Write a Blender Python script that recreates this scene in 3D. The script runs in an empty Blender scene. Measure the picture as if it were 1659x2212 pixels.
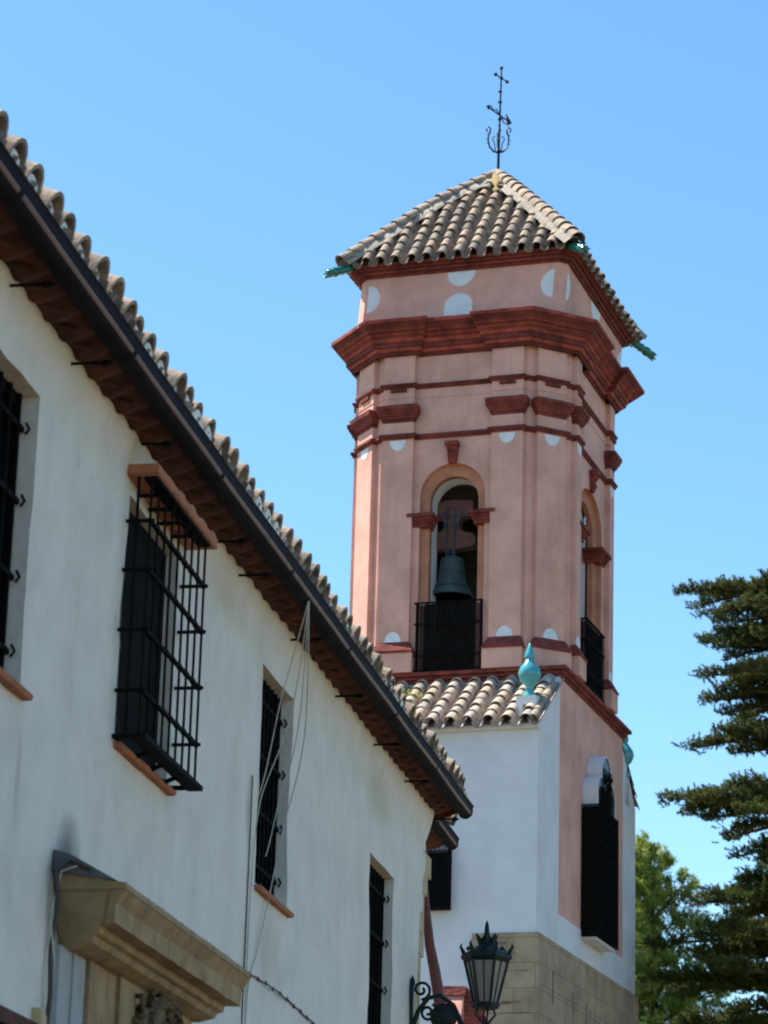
import bpy, math, random
from mathutils import Vector, Matrix, noise
random.seed(7)
R = math.radians
sc = bpy.context.scene
COL = sc.collection

# ------------------------------------------------------------------ camera, sky, sun, exposure
PITCH, ROLL = math.atan(1997/6300), 0.028
cd = bpy.data.cameras.new('camera'); cam = bpy.data.objects.new('camera', cd); COL.objects.link(cam)
cd.sensor_fit = 'VERTICAL'; cd.sensor_height = 36.0; cd.lens = 36*6300/2212
cd.clip_start = 0.1; cd.clip_end = 6000
cF = Vector((0, math.cos(PITCH), math.sin(PITCH))); cR = Vector((1, 0, 0)); cU = cR.cross(cF)
r2 = math.cos(ROLL)*cR + math.sin(ROLL)*cU; u2 = math.cos(ROLL)*cU - math.sin(ROLL)*cR
m = Matrix((r2, u2, -cF)).transposed().to_4x4(); m.translation = Vector((0, 0, 1.65)); cam.matrix_world = m
sc.camera = cam
cd.dof.use_dof = True; cd.dof.focus_distance = 30.0; cd.dof.aperture_fstop = 6.0

SUN_AZ, SUN_EL = R(-65), R(60)            # azimuth from +Y towards +X
w = bpy.data.worlds.new('World'); sc.world = w; w.use_nodes = True
wt = w.node_tree; wt.nodes.clear()
sky = wt.nodes.new('ShaderNodeTexSky'); sky.sky_type = 'NISHITA'; sky.sun_disc = False
sky.sun_elevation = SUN_EL; sky.sun_rotation = SUN_AZ
sky.altitude = 700; sky.air_density = 1.0; sky.dust_density = 0.7; sky.ozone_density = 1.0
bg = wt.nodes.new('ShaderNodeBackground'); bg.inputs['Strength'].default_value = 0.1
hs = wt.nodes.new('ShaderNodeHueSaturation'); hs.inputs['Saturation'].default_value = 1.22
wo = wt.nodes.new('ShaderNodeOutputWorld')
tn = wt.nodes.new('ShaderNodeMix'); tn.data_type = 'RGBA'; tn.blend_type = 'MULTIPLY'; tn.inputs[0].default_value = 1
tn.inputs[7].default_value = (1.0, 1.09, 1.03, 1)        # the clear blue-cyan of that day's air
wt.links.new(sky.outputs[0], hs.inputs['Color']); wt.links.new(hs.outputs[0], tn.inputs[6]); wt.links.new(tn.outputs[2], bg.inputs['Color'])
wt.links.new(bg.outputs[0], wo.inputs['Surface'])
sd = bpy.data.lights.new('sun', 'SUN'); sd.energy = 5.0; sd.angle = R(0.5); sd.color = (1.0, 0.93, 0.82)
so = bpy.data.objects.new('sun', sd); COL.objects.link(so)
sv = Vector((math.sin(SUN_AZ)*math.cos(SUN_EL), math.cos(SUN_AZ)*math.cos(SUN_EL), math.sin(SUN_EL)))
so.rotation_euler = sv.to_track_quat('Z', 'Y').to_euler(); so.location = sv*100
sc.view_settings.view_transform = 'Standard'; sc.view_settings.look = 'None'
sc.view_settings.exposure = 1.25; sc.view_settings.gamma = 1.0
sc.cycles.filter_width = 2.0

# ------------------------------------------------------------------ materials
def mat(name, c, var=0.12, rough=0.85, scale=3.0, bump=0.2, bscale=40.0, metallic=0.0, c2=None, tint=None,
        streak=0.0, spec=0.3, bdist=0.01, spots=(), blocks=None, specks=0.0):
    """procedural surface: clouded base colour, optional second tone, rain streaks, per-piece tint, bump"""
    mt = bpy.data.materials.new(name); mt.use_nodes = True
    nt = mt.node_tree; N = nt.nodes; L = nt.links
    b = N['Principled BSDF']; b.inputs['Roughness'].default_value = rough; b.inputs['Metallic'].default_value = metallic
    b.inputs['Specular IOR Level'].default_value = spec
    tc = N.new('ShaderNodeTexCoord')
    n1 = N.new('ShaderNodeTexNoise'); n1.inputs['Scale'].default_value = scale; n1.inputs['Detail'].default_value = 6
    n1.inputs['Roughness'].default_value = 0.62
    L.new(tc.outputs['Object'], n1.inputs['Vector'])
    mx = N.new('ShaderNodeMix'); mx.data_type = 'RGBA'
    d = c2 if c2 else tuple(v*(1-2*var) for v in c)
    u = c if c2 else tuple(min(1, v*(1+var)) for v in c)
    mx.inputs[6].default_value = (*d, 1); mx.inputs[7].default_value = (*u, 1)
    rp = N.new('ShaderNodeMapRange'); rp.inputs[1].default_value = 0.33; rp.inputs[2].default_value = 0.62
    L.new(n1.outputs['Fac'], rp.inputs[0]); L.new(rp.outputs[0], mx.inputs[0])
    out = mx.outputs[2]
    def mult(col, facsock, tone):
        q = N.new('ShaderNodeMix'); q.data_type = 'RGBA'; q.blend_type = 'MULTIPLY'
        L.new(facsock, q.inputs[0]); L.new(col, q.inputs[6]); q.inputs[7].default_value = (*tone, 1)
        return q.outputs[2]
    if streak:
        mp = N.new('ShaderNodeMapping'); mp.inputs['Scale'].default_value = (0.9, 0.9, 0.22)
        L.new(tc.outputs['Object'], mp.inputs['Vector'])
        n3 = N.new('ShaderNodeTexNoise'); n3.inputs['Scale'].default_value = 2.6; n3.inputs['Detail'].default_value = 7
        n3.inputs['Roughness'].default_value = 0.7
        L.new(mp.outputs[0], n3.inputs['Vector'])
        r3 = N.new('ShaderNodeMapRange'); r3.inputs[1].default_value = 0.5; r3.inputs[2].default_value = 0.78
        r3.inputs[4].default_value = streak
        L.new(n3.outputs['Fac'], r3.inputs[0])
        out = mult(out, r3.outputs[0], (0.62, 0.6, 0.52))
    for (px, py, pz, rad, sx, sz, tone) in spots:            # stains with a place and outline of their own
        mp = N.new('ShaderNodeMapping'); mp.vector_type = 'TEXTURE'
        mp.inputs['Location'].default_value = (px, py, pz); mp.inputs['Scale'].default_value = (9, rad*sx, rad*sz)
        nz = N.new('ShaderNodeTexNoise'); nz.inputs['Scale'].default_value = 7; nz.inputs['Detail'].default_value = 5
        L.new(tc.outputs['Object'], nz.inputs['Vector'])
        ad = N.new('ShaderNodeVectorMath'); ad.operation = 'MULTIPLY_ADD'
        L.new(nz.outputs['Color'], ad.inputs[0]); ad.inputs[1].default_value = (0.16,)*3
        L.new(tc.outputs['Object'], ad.inputs[2]); L.new(ad.outputs[0], mp.inputs['Vector'])
        gr = N.new('ShaderNodeTexGradient'); gr.gradient_type = 'SPHERICAL'; L.new(mp.outputs[0], gr.inputs['Vector'])
        r4 = N.new('ShaderNodeMapRange'); r4.inputs[1].default_value = 0.05; r4.inputs[2].default_value = 0.75
        L.new(gr.outputs['Fac'], r4.inputs[0])
        out = mult(out, r4.outputs[0], tone)
    if specks:                                             # flecks of grime and flaked paint
        n5 = N.new('ShaderNodeTexNoise'); n5.inputs['Scale'].default_value = 7.5; n5.inputs['Detail'].default_value = 3; n5.inputs['Roughness'].default_value = 0.65
        L.new(tc.outputs['Object'], n5.inputs['Vector'])
        r5 = N.new('ShaderNodeMapRange'); r5.inputs[1].default_value = 0.63; r5.inputs[2].default_value = 0.74; r5.inputs[4].default_value = specks
        L.new(n5.outputs['Fac'], r5.inputs[0]); out = mult(out, r5.outputs[0], (0.5, 0.47, 0.4))
    if blocks:                                             # ashlar courses round the corner
        sx = N.new('ShaderNodeSeparateXYZ'); L.new(tc.outputs['Object'], sx.inputs[0])
        ad2 = N.new('ShaderNodeMath'); L.new(sx.outputs[0], ad2.inputs[0]); L.new(sx.outputs[1], ad2.inputs[1])
        cb = N.new('ShaderNodeCombineXYZ'); L.new(ad2.outputs[0], cb.inputs[0]); L.new(sx.outputs[2], cb.inputs[1])
        bt = N.new('ShaderNodeTexBrick'); L.new(cb.outputs[0], bt.inputs['Vector'])
        bt.inputs['Scale'].default_value = 1.0; bt.inputs['Brick Width'].default_value = blocks[0]; bt.inputs['Row Height'].default_value = blocks[1]
        bt.inputs['Mortar Size'].default_value = blocks[2]; bt.inputs['Mortar Smooth'].default_value = 0.3
        bt.inputs['Color1'].default_value = (1, 1, 1, 1); bt.inputs['Color2'].default_value = (0.8, 0.78, 0.74, 1); bt.inputs['Mortar'].default_value = (*blocks[3], 1)
        q = N.new('ShaderNodeMix'); q.data_type = 'RGBA'; q.blend_type = 'MULTIPLY'; q.inputs[0].default_value = blocks[4]
        L.new(out, q.inputs[6]); L.new(bt.outputs['Color'], q.inputs[7]); out = q.outputs[2]
    if tint:
        at = N.new('ShaderNodeAttribute'); at.attribute_name = 'tint'
        cr = N.new('ShaderNodeValToRGB')
        els = cr.color_ramp.elements
        while len(els) < len(tint): els.new(0.5)
        for i, t in enumerate(tint): els[i].position = i/(len(tint)-1); els[i].color = (*t, 1)
        L.new(at.outputs['Fac'], cr.inputs[0])
        q = N.new('ShaderNodeMix'); q.data_type = 'RGBA'; q.blend_type = 'MULTIPLY'; q.inputs[0].default_value = 1
        L.new(out, q.inputs[6]); L.new(cr.outputs[0], q.inputs[7]); out = q.outputs[2]
    L.new(out, b.inputs['Base Color'])
    if bump:
        n2 = N.new('ShaderNodeTexNoise'); n2.inputs['Scale'].default_value = bscale; n2.inputs['Detail'].default_value = 5
        L.new(tc.outputs['Object'], n2.inputs['Vector'])
        bp = N.new('ShaderNodeBump'); bp.inputs['Strength'].default_value = bump; bp.inputs['Distance'].default_value = bdist
        L.new(n2.outputs['Fac'], bp.inputs['Height']); L.new(bp.outputs[0], b.inputs['Normal'])
    return mt

M = {}
M['white'] = mat('white_limewash', (0.68, 0.63, 0.56), 0.045, 0.9, 2.2, 0.6, 14, streak=0.22, specks=0.35, bdist=0.015,
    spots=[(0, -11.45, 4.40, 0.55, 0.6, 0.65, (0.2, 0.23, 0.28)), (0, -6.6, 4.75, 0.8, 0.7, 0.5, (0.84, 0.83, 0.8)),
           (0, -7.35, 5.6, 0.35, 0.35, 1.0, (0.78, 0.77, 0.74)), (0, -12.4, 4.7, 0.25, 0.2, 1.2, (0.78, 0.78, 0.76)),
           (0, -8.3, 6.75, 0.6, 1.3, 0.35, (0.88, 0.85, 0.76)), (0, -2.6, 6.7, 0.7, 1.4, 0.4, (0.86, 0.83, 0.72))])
M['white_far'] = mat('white_church_plaster', (0.68, 0.68, 0.69), 0.04, 0.9, 1.2, 0.4, 12, streak=0.2, bdist=0.02)
M['paint_white'] = mat('white_painted_spot', (0.70, 0.72, 0.75), 0.04, 0.85, 6, 0.1, 30)
M['pink'] = mat('pink_plaster', (0.66, 0.365, 0.29), 0.09, 0.9, 1.3, 0.4, 14, streak=0.5, specks=0.3, bdist=0.015)
M['brick'] = mat('red_brick_trim', (0.255, 0.055, 0.04), 0.2, 0.9, 3.5, 0.8, 26, c2=(0.10, 0.023, 0.02), tint=[(0.5, 0.5, 0.5), (0.85, 0.85, 0.85), (1.1, 1.05, 1.0), (1.9, 1.8, 1.75)], streak=0.5, bdist=0.025, blocks=(0.27, 0.06, 0.007, (1.7, 1.9, 2.0), 0.55))
M['orange'] = mat('ochre_orange_plaster', (0.46, 0.20, 0.12), 0.12, 0.9, 2.5, 0.2, 14)
M['tile'] = mat('weathered_clay_tile', (0.365, 0.30, 0.245), 0.2, 0.92, 9, 0.5, 45, c2=(0.15, 0.128, 0.105),
    tint=[(0.65, 0.65, 0.66), (0.85, 0.84, 0.81), (0.95, 0.93, 0.88), (1.05, 0.93, 0.84), (1.2, 1.12, 1.0)])
M['tile_pale'] = mat('pale_pink_clay_tile', (0.44, 0.405, 0.37), 0.2, 0.92, 7, 0.4, 45, c2=(0.25, 0.22, 0.195),
    tint=[(0.6, 0.6, 0.62), (0.95, 0.9, 0.86), (1.1, 1.0, 0.93), (1.15, 0.95, 0.72), (1.3, 1.2, 1.12)])
M['mortar'] = mat('lime_mortar', (0.72, 0.70, 0.65), 0.08, 0.95, 8, 0.5, 30)
M['mortar_hip'] = mat('pale_ridge_mortar', (0.34, 0.31, 0.26), 0.15, 0.95, 6, 0.5, 30, c2=(0.19, 0.17, 0.14))
M['lichen'] = mat('ochre_lichen', (0.28, 0.20, 0.06), 0.2, 0.95, 10, 0.5, 40, c2=(0.2, 0.17, 0.11))
M['soffit'] = mat('red_painted_eave', (0.10, 0.031, 0.019), 0.2, 0.85, 6, 0.5, 25, c2=(0.04, 0.015, 0.010), tint=[(0.45, 0.45, 0.45), (1, 1, 1), (1.3, 1.2, 1.1)])
M['terracotta'] = mat('terracotta_slab', (0.42, 0.165, 0.085), 0.12, 0.85, 8, 0.3, 40, c2=(0.3, 0.115, 0.06))
M['gutter'] = mat('dark_gutter_metal', (0.014, 0.014, 0.02), 0.15, 0.7, 5, 0.08, 20, spec=0.03)
M['gutter_red'] = mat('gutter_bounce_red', (0.14, 0.07, 0.06), 0.15, 0.5, 5, 0.05, 20)  # reddish bounce light on the gutter, given as a colour
M['iron'] = mat('black_wrought_iron', (0.008, 0.009, 0.009), 0.2, 0.7, 12, 0.1, 60, spec=0.02)
M['rust'] = mat('rust_brown_iron', (0.11, 0.04, 0.03), 0.2, 0.7, 9, 0.2, 50)
M['wood_dark'] = mat('dark_window_wood', (0.007, 0.006, 0.006), 0.2, 0.7, 12, 0.2, 40, spec=0.02)
M['wood_grey'] = mat('grey_shutter_wood', (0.06, 0.055, 0.052), 0.15, 0.7, 10, 0.2, 40, spec=0.05)
M['pane'] = mat('dark_glass', (0.006, 0.007, 0.008), 0.1, 0.15, 4, 0.0, 10, spec=0.07)
M['sheet'] = mat('dark_lattice_sheet', (0.014, 0.012, 0.011), 0.25, 0.75, 14, 0.2, 60, spec=0.03)
M['stone'] = mat('sandstone', (0.40, 0.275, 0.145), 0.15, 0.9, 5, 0.7, 22, c2=(0.25, 0.17, 0.095), streak=0.6, blocks=(0.62, 0.6, 0.008, (0.5, 0.42, 0.36), 0.6))
M['stone_dark'] = mat('blackened_carved_stone', (0.17, 0.12, 0.07), 0.2, 0.95, 9, 0.5, 30, c2=(0.05, 0.038, 0.025))
M['lead'] = mat('slate_grey_capping', (0.10, 0.10, 0.11), 0.15, 0.7, 7, 0.3, 40)
M['plinth'] = mat('tan_ashlar', (0.42, 0.325, 0.215), 0.12, 0.92, 2.6, 0.7, 16, c2=(0.28, 0.215, 0.14), streak=0.45, blocks=(0.75, 0.42, 0.011, (0.5, 0.42, 0.36), 0.65))
M['shade_plaster'] = mat('chamber_shade_plaster', (0.05, 0.047, 0.035), 0.2, 0.95, 2, 0.3, 14)  # gloom of the bell chamber put into its wall colour
M['pilaster_shade'] = mat('shaded_grey_plaster', (0.36, 0.37, 0.37), 0.1, 0.9, 3, 0.4, 18, streak=0.4)  # plaster below the cornice, its shade painted in as grey
M['joint'] = mat('rusty_stone_joint', (0.22, 0.12, 0.09), 0.2, 0.95, 6, 0.2, 30)
M['bronze'] = mat('green_bronze', (0.07, 0.10, 0.10), 0.15, 0.65, 7, 0.15, 30, metallic=0.2, c2=(0.04, 0.06, 0.062))
M['yoke'] = mat('old_yoke_timber', (0.17, 0.075, 0.06), 0.2, 0.8, 8, 0.3, 30, c2=(0.09, 0.045, 0.04))
M['strap'] = mat('blue_grey_iron_strap', (0.03, 0.05, 0.08), 0.15, 0.5, 8, 0.1, 40)
M['glaze_green'] = mat('dark_green_glaze', (0.008, 0.15, 0.115), 0.2, 0.12, 10, 0.1, 30, spec=0.7)
M['glaze_turq'] = mat('turquoise_glaze', (0.055, 0.34, 0.40), 0.12, 0.14, 7, 0.08, 25, spec=0.7, c2=(0.07, 0.30, 0.27))
M['lamp_iron'] = mat('dark_green_lamp_iron', (0.008, 0.016, 0.017), 0.2, 0.5, 14, 0.1, 60, spec=0.25)
M['frost'] = mat('frosted_lamp_glass', (0.26, 0.225, 0.19), 0.06, 0.4, 5, 0.0, 20)
M['cable'] = mat('pale_cable_sheath', (0.45, 0.43, 0.38), 0.1, 0.7, 20, 0, 20)
M['cable_dark'] = mat('dark_cable_sheath', (0.07, 0.065, 0.06), 0.1, 0.7, 20, 0, 20)
M['bark'] = mat('conifer_bark', (0.10, 0.075, 0.055), 0.25, 0.95, 6, 0.8, 18)
M['ground'] = mat('asphalt', (0.11, 0.088, 0.055), 0.12, 0.9, 0.4, 0.3, 8)
M['dirt'] = mat('dry_earth', (0.11, 0.09, 0.05), 0.2, 0.95, 0.05, 0.3, 3)
M['red_pipe'] = mat('red_oxide_pipe', (0.15, 0.05, 0.035), 0.12, 0.6, 6, 0.1, 30)
M['pier_pink'] = mat('pink_pier_plaster', (0.52, 0.235, 0.185), 0.08, 0.9, 4, 0.3, 20)
M['cream'] = mat('ochre_wall_return', (0.45, 0.36, 0.20), 0.1, 0.9, 3, 0.4, 16)

def leaf_mat(name, cs, trans=0.25):
    mt = bpy.data.materials.new(name); mt.use_nodes = True
    N = mt.node_tree.nodes; L = mt.node_tree.links; b = N['Principled BSDF']
    at = N.new('ShaderNodeAttribute'); at.attribute_name = 'tint'
    cr = N.new('ShaderNodeValToRGB'); e = cr.color_ramp.elements
    while len(e) < len(cs): e.new(0.5)
    for i, c in enumerate(cs): e[i].position = i/(len(cs)-1); e[i].color = (*c, 1)
    L.new(at.outputs['Fac'], cr.inputs[0]); L.new(cr.outputs[0], b.inputs['Base Color'])
    b.inputs['Roughness'].default_value = 0.6; b.inputs['Specular IOR Level'].default_value = 0.25
    tr = N.new('ShaderNodeBsdfTranslucent'); L.new(cr.outputs[0], tr.inputs['Color'])
    ms = N.new('ShaderNodeMixShader'); ms.inputs[0].default_value = trans
    L.new(b.outputs[0], ms.inputs[1]); L.new(tr.outputs[0], ms.inputs[2])
    L.new(ms.outputs[0], N['Material Output'].inputs['Surface'])
    return mt
M['cedar'] = leaf_mat('cedar_needles', [(0.017, 0.031, 0.008), (0.047, 0.073, 0.014), (0.10, 0.125, 0.023), (0.18, 0.185, 0.04)])
M['pine'] = leaf_mat('pine_needles', [(0.12, 0.18, 0.035), (0.23, 0.30, 0.06), (0.36, 0.40, 0.12)], 0.5)

# ------------------------------------------------------------------ mesh builder
class MB:
    def __init__(s): s.v = []; s.f = []; s.t = []; s.T = Matrix(); s.tint = 0.5
    def add(s, vs, fs):
        o = len(s.v)
        s.v += [tuple(s.T @ Vector(p)) for p in vs]
        s.f += [tuple(i+o for i in f) for f in fs]; s.t += [s.tint]*len(fs)
    def box(s, x0, x1, y0, y1, z0, z1):
        s.add([(x, y, z) for z in (z0, z1) for y in (y0, y1) for x in (x0, x1)],
              [(0, 2, 3, 1), (4, 5, 7, 6), (0, 1, 5, 4), (2, 6, 7, 3), (0, 4, 6, 2), (1, 3, 7, 5)])
    def hexa(s, a, b):                       # two quads (lists of 4 points) joined
        s.add(a+b, [(3, 2, 1, 0), (4, 5, 6, 7)] + [(i, (i+1) % 4, 4+(i+1) % 4, 4+i) for i in range(4)])
    def loft(s, rings, closed=True, cap0=False, cap1=False):
        n = len(rings[0]); vs = [p for r in rings for p in r]; fs = []
        for k in range(len(rings)-1):
            for i in range(n if closed else n-1):
                j = (i+1) % n; fs.append((k*n+i, k*n+j, (k+1)*n+j, (k+1)*n+i))
        if cap0: fs.append(tuple(range(n-1, -1, -1)))
        if cap1: fs.append(tuple((len(rings)-1)*n+i for i in range(n)))
        s.add(vs, fs)
    def tube(s, pts, rad, n=6, caps=True):
        pts = [Vector(p) for p in pts]; rings = []; up = None
        for i, p in enumerate(pts):
            d = (pts[min(i+1, len(pts)-1)] - pts[max(i-1, 0)]).normalized()
            if up is None:
                up = Vector((0, 0, 1)) if abs(d.z) < 0.9 else Vector((1, 0, 0))
            a = d.cross(up)
            if a.length < 1e-4: a = d.cross(Vector((0.3, 1, 0.2)))
            a.normalize(); b = a.cross(d); up = b
            r = rad[i] if isinstance(rad, (list, tuple)) else rad
            rings.append([tuple(p + a*(r*math.cos(2*math.pi*k/n)) + b*(r*math.sin(2*math.pi*k/n))) for k in range(n)])
        s.loft(rings, True, caps, caps)
    def lathe(s, prof, c=(0, 0, 0), n=20, axis=None):
        T0 = s.T
        if axis is not None:
            q = Vector(axis).normalized().to_track_quat('Z', 'Y').to_matrix().to_4x4()
            s.T = T0 @ Matrix.Translation(c) @ q; c = (0, 0, 0)
        s.loft([[(c[0]+r*math.cos(2*math.pi*k/n), c[1]+r*math.sin(2*math.pi*k/n), c[2]+z) for k in range(n)] for r, z in prof], True, True, True)
        s.T = T0
    def prism(s, poly, d0, d1, f):           # polygon (a,b) extruded from d0 to d1; f(a,b,d)->xyz
        n = len(poly)
        s.add([f(a, b, d0) for a, b in poly] + [f(a, b, d1) for a, b in poly],
              [tuple(range(n-1, -1, -1)), tuple(range(n, 2*n))] + [(i, (i+1) % n, n+(i+1) % n, n+i) for i in range(n)])
    def build(s, name, m, parent=None, smooth=None):
        me = bpy.data.meshes.new(name); me.from_pydata(s.v, [], s.f); me.update()
        a = me.attributes.new('tint', 'FLOAT', 'FACE'); a.data.foreach_set('value', s.t)
        me.materials.append(m)
        import bmesh
        bm = bmesh.new(); bm.from_mesh(me); bmesh.ops.recalc_face_normals(bm, faces=bm.faces); bm.to_mesh(me); bm.free()
        if smooth:
            for p in me.polygons: p.use_smooth = True
            me.set_sharp_from_angle(angle=R(smooth))
        o = bpy.data.objects.new(name, me); COL.objects.link(o)
        if parent: o.parent = parent
        return o

def tag(o, label, cat, group=None):
    o['label'] = label; o['category'] = cat
    if group: o['group'] = group
    return o
def thing(name, label, cat, loc=(0, 0, 0), rz=0, group=None):
    o = bpy.data.objects.new(name, None); COL.objects.link(o); o.empty_display_size = 0.3
    o.location = loc; o.rotation_euler = (0, 0, rz); return tag(o, label, cat, group)
def copy_tree(o, parent=None):
    c = o.copy(); COL.objects.link(c)
    if parent: c.parent = parent
    for ch in list(o.children): copy_tree(ch, c)
    return c
def offset_poly(P, o):
    n = len(P); out = []
    for i in range(n):
        a, b, c = Vector(P[i-1]), Vector(P[i]), Vector(P[(i+1) % n])
        d1 = (b-a).normalized(); d2 = (c-b).normalized()
        n1 = Vector((d1.y, -d1.x)); n2 = Vector((d2.y, -d2.x))
        k = max(0.25, 1 + n1.dot(n2)); out.append(tuple(b + (n1+n2)*(o/k)))
    return out                                   # P counter-clockwise -> outward
def wob(x, y, z, s, a):
    return a*noise.noise(Vector((x*s, y*s, z*s)))

# ------------------------------------------------------------------ ground
g = MB(); n = 40
for i in range(n):
    for j in range(n):
        x0, x1 = -2000+4000*i/n, -2000+4000*(i+1)/n; y0, y1 = -2000+4000*j/n, -2000+4000*(j+1)/n
        g.add([(x0, y0, 0), (x1, y0, 0), (x1, y1, 0), (x0, y1, 0)], [(0, 1, 2, 3)])
go = g.build('ground', M['dirt']); go['kind'] = 'structure'
g = MB(); g.box(-4, 24, -40, 90, -0.1, 0.006)
so_ = g.build('road', M['ground']); so_['kind'] = 'structure'; so_.rotation_euler = (0, 0, R(-10.2))

# ------------------------------------------------------------------ clay tiles
def cap_tile(mb, o, du, dv, dn, r0, r1, ln, th=0.016, n=8, half=1.0, sag=1.0):
    """barrel tile: o lower end centre, du across, dv along (uphill), dn normal"""
    o, du, dv, dn = Vector(o), Vector(du), Vector(dv), Vector(dn)
    rings = []
    for (r, k) in ((r0, 0), (r1, ln)):
        outer = []; inner = []
        for i in range(n+1):
            a = math.pi*i/n
            outer.append(tuple(o + dv*k + du*(r*math.cos(a)) + dn*(sag*r*math.sin(a))))
            inner.append(tuple(o + dv*k + du*((r-th)*math.cos(a)) + dn*(sag*(r-th)*math.sin(a))))
        rings.append(outer + inner[::-1])
    mb.loft(rings, True, True, True)

def tile_field(mb, origin, du, dv, dn, ucols, vmax, r=0.105, expo=0.3, ln=0.37, lift=0.03, jit=0.018, tints=None, pan=True, hip=None):
    """columns of cap tiles (and the channel tiles between them) up one roof slope"""
    origin, du, dv, dn = Vector(origin), Vector(du), Vector(dv), Vector(dn)
    sp = ucols[1]-ucols[0]
    for ci, u in enumerate(ucols):
        top = vmax(u)
        k = 0; ju = random.uniform(-jit, jit)
        while k*expo < top - 0.05:
            v = k*expo + (random.uniform(-jit, jit) if k else random.uniform(-0.015, 0.02))
            l = min(ln, top - v + 0.05)
            mb.tint = random.random() if tints is None else tints(u, v)
            lean = (dn*0.045 - 0*dv)
            jl = random.uniform(-jit, jit)*0.5
            d2 = (dv - dn*(0.028/ln) + du*random.uniform(-0.05, 0.05)).normalized()
            n2 = du.cross(d2).normalized()
            cap_tile(mb, origin + du*(u+ju+jl) + dv*v + dn*(lift+0.03+random.uniform(-0.012, 0.012)), du, d2, n2, r*random.uniform(0.96, 1.05), r*0.84, l)
            k += 1
        if pan:
            um = u + sp/2; tp = vmax(um); k = 0
            while k*expo < tp - 0.05:
                v = k*expo - 0.02
                mb.tint = random.random()*0.6
                l = min(ln, tp - v)
                cap_tile(mb, origin + du*um + dv*v + dn*(lift+0.02), du, dv, -dn, r*0.9, r*0.98, l, n=6)
                k += 1
    mb.tint = 0.5

# ================================================================== BELL TOWER
TR = Vector((1.8717, 52.4814, 0)); TA = R(-18)
tower = thing('bell_tower', 'tall pink bell tower with red brick cornices and a pyramid tile roof', 'bell tower', TR, TA)
HW_, OC = 2.05, 1.4                            # half width, octagon corner
FACE = [Matrix.Rotation(R(90*k), 4, 'Z') for k in range(4)]
CHAM = [Matrix.Rotation(R(45+90*k), 4, 'Z') for k in range(4)]
DC = (OC+HW_)/math.sqrt(2)
PIL = (0.743, 1.338); PD = 0.10; PILS = (0.99, 1.338); ASX = 1.28
def AT(k): return FACE[k] @ Matrix.Diagonal((ASX if k % 2 else 1, 1, 1, 1))
def AW(k, x): return x/(ASX if k % 2 else 1)
def ff(D):                                     # face frame: (x, outward d, z)
    return lambda x, z, d: (x, -(D+d), z)

# lower block (pink face flush with the white annexes)
b = MB(); b.box(-2.05, 2.05, -2.05, 2.83, 10.28, 14.53)
low = b.build('lower_block', M['pink'], tower)
b = MB(); b.box(-2.05, 2.044, -2.056, -2.05, 13.9, 14.53)
b.build('white_band', M['white_far'], tower)
b = MB(); b.box(-2.05, 2.05, -2.05, 2.83, 0.0, 10.28)
b.build('lower_core', M['white_far'], tower)
# mid cornice
b = MB()
P = [(-2.05, -2.056), (2.05, -2.056), (2.05, 2.86), (-2.05, 2.86)]
prev = None; rings = []
for o, z in [(0.0, 14.50), (0.03, 14.50), (0.03, 14.55), (0.075, 14.56), (0.075, 14.61), (0.14, 14.63), (0.14, 14.69), (0.0, 14.70), (-0.7, 14.70)]:
    rings.append([(x, y, z) for x, y in offset_poly(P, o)])
b.loft(rings); b.tint = 0.45; b.build('mid_cornice', M['brick'], tower)

# octagonal shaft with four arched openings
ARH, ARS = 0.615, 18.03
def arch_pts(h, zs, n=20): return [(h*math.cos(math.pi*i/n), zs+h*math.sin(math.pi*i/n)) for i in range(n+1)]
def arch_wall(mb, f, x0, x1, z0, z1, h, zs, d=0.0, n=20):
    def quad(*p): mb.add([f(x, z, d) for x, z in p], [(0, 1, 2, 3)])
    quad((x0, z0), (-h, z0), (-h, zs), (x0, zs)); quad((h, z0), (x1, z0), (x1, zs), (h, zs))
    A = arch_pts(h, zs, n)
    for i in range(n):
        (xa, za), (xb, zb) = A[i], A[i+1]
        def top(x): return x1*(x/h) if x > 0 else -x0*(x/h)
        ang0, ang1 = math.pi*i/n, math.pi*(i+1)/n
        def outer(t):                          # a point on the frame of the panel
            c, s_ = math.cos(t), math.sin(t); k = min(abs(x1/c) if abs(c) > 1e-6 else 1e9, (z1-zs)/s_ if s_ > 1e-6 else 1e9)
            return (c*k, zs+s_*k)
        ca = math.atan2(z1-zs, x1)
        o0, o1 = outer(ang0), outer(ang1)
        for corner, t in (((x1, z1), ca), ((x0, z1), math.pi-ca)):
            if ang0 < t < ang1:
                mb.add([f(x, z, d) for x, z in (A[i], o0, corner, o1, A[i+1])], [(0, 1, 2, 3, 4)]); break
        else: quad(A[i], o0, o1, A[i+1])
def arch_tube(mb, f, h0, zs0, d0, h1, zs1, d1, zb, n=20):   # surface between two arched outlines
    a = [(h0, zb)] + arch_pts(h0, zs0, n) + [(-h0, zb)]; c = [(h1, zb)] + arch_pts(h1, zs1, n) + [(-h1, zb)]
    mb.loft([[f(x, z, d0) for x, z in a], [f(x, z, d1) for x, z in c]], closed=False)
sh = MB()
for k in range(4):
    sh.T = AT(k); arch_wall(sh, ff(HW_), -AW(k, OC), AW(k, OC), 14.69, 20.85, ARH, ARS)
    sh.T = CHAM[k]; L2 = (HW_-OC)/math.sqrt(2)*1.0
    sh.add([(-L2, -DC, 14.69), (L2, -DC, 14.69), (L2, -DC, 20.85), (-L2, -DC, 20.85)], [(0, 1, 2, 3)])
sh.build('shaft', M['pink'], tower)
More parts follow.
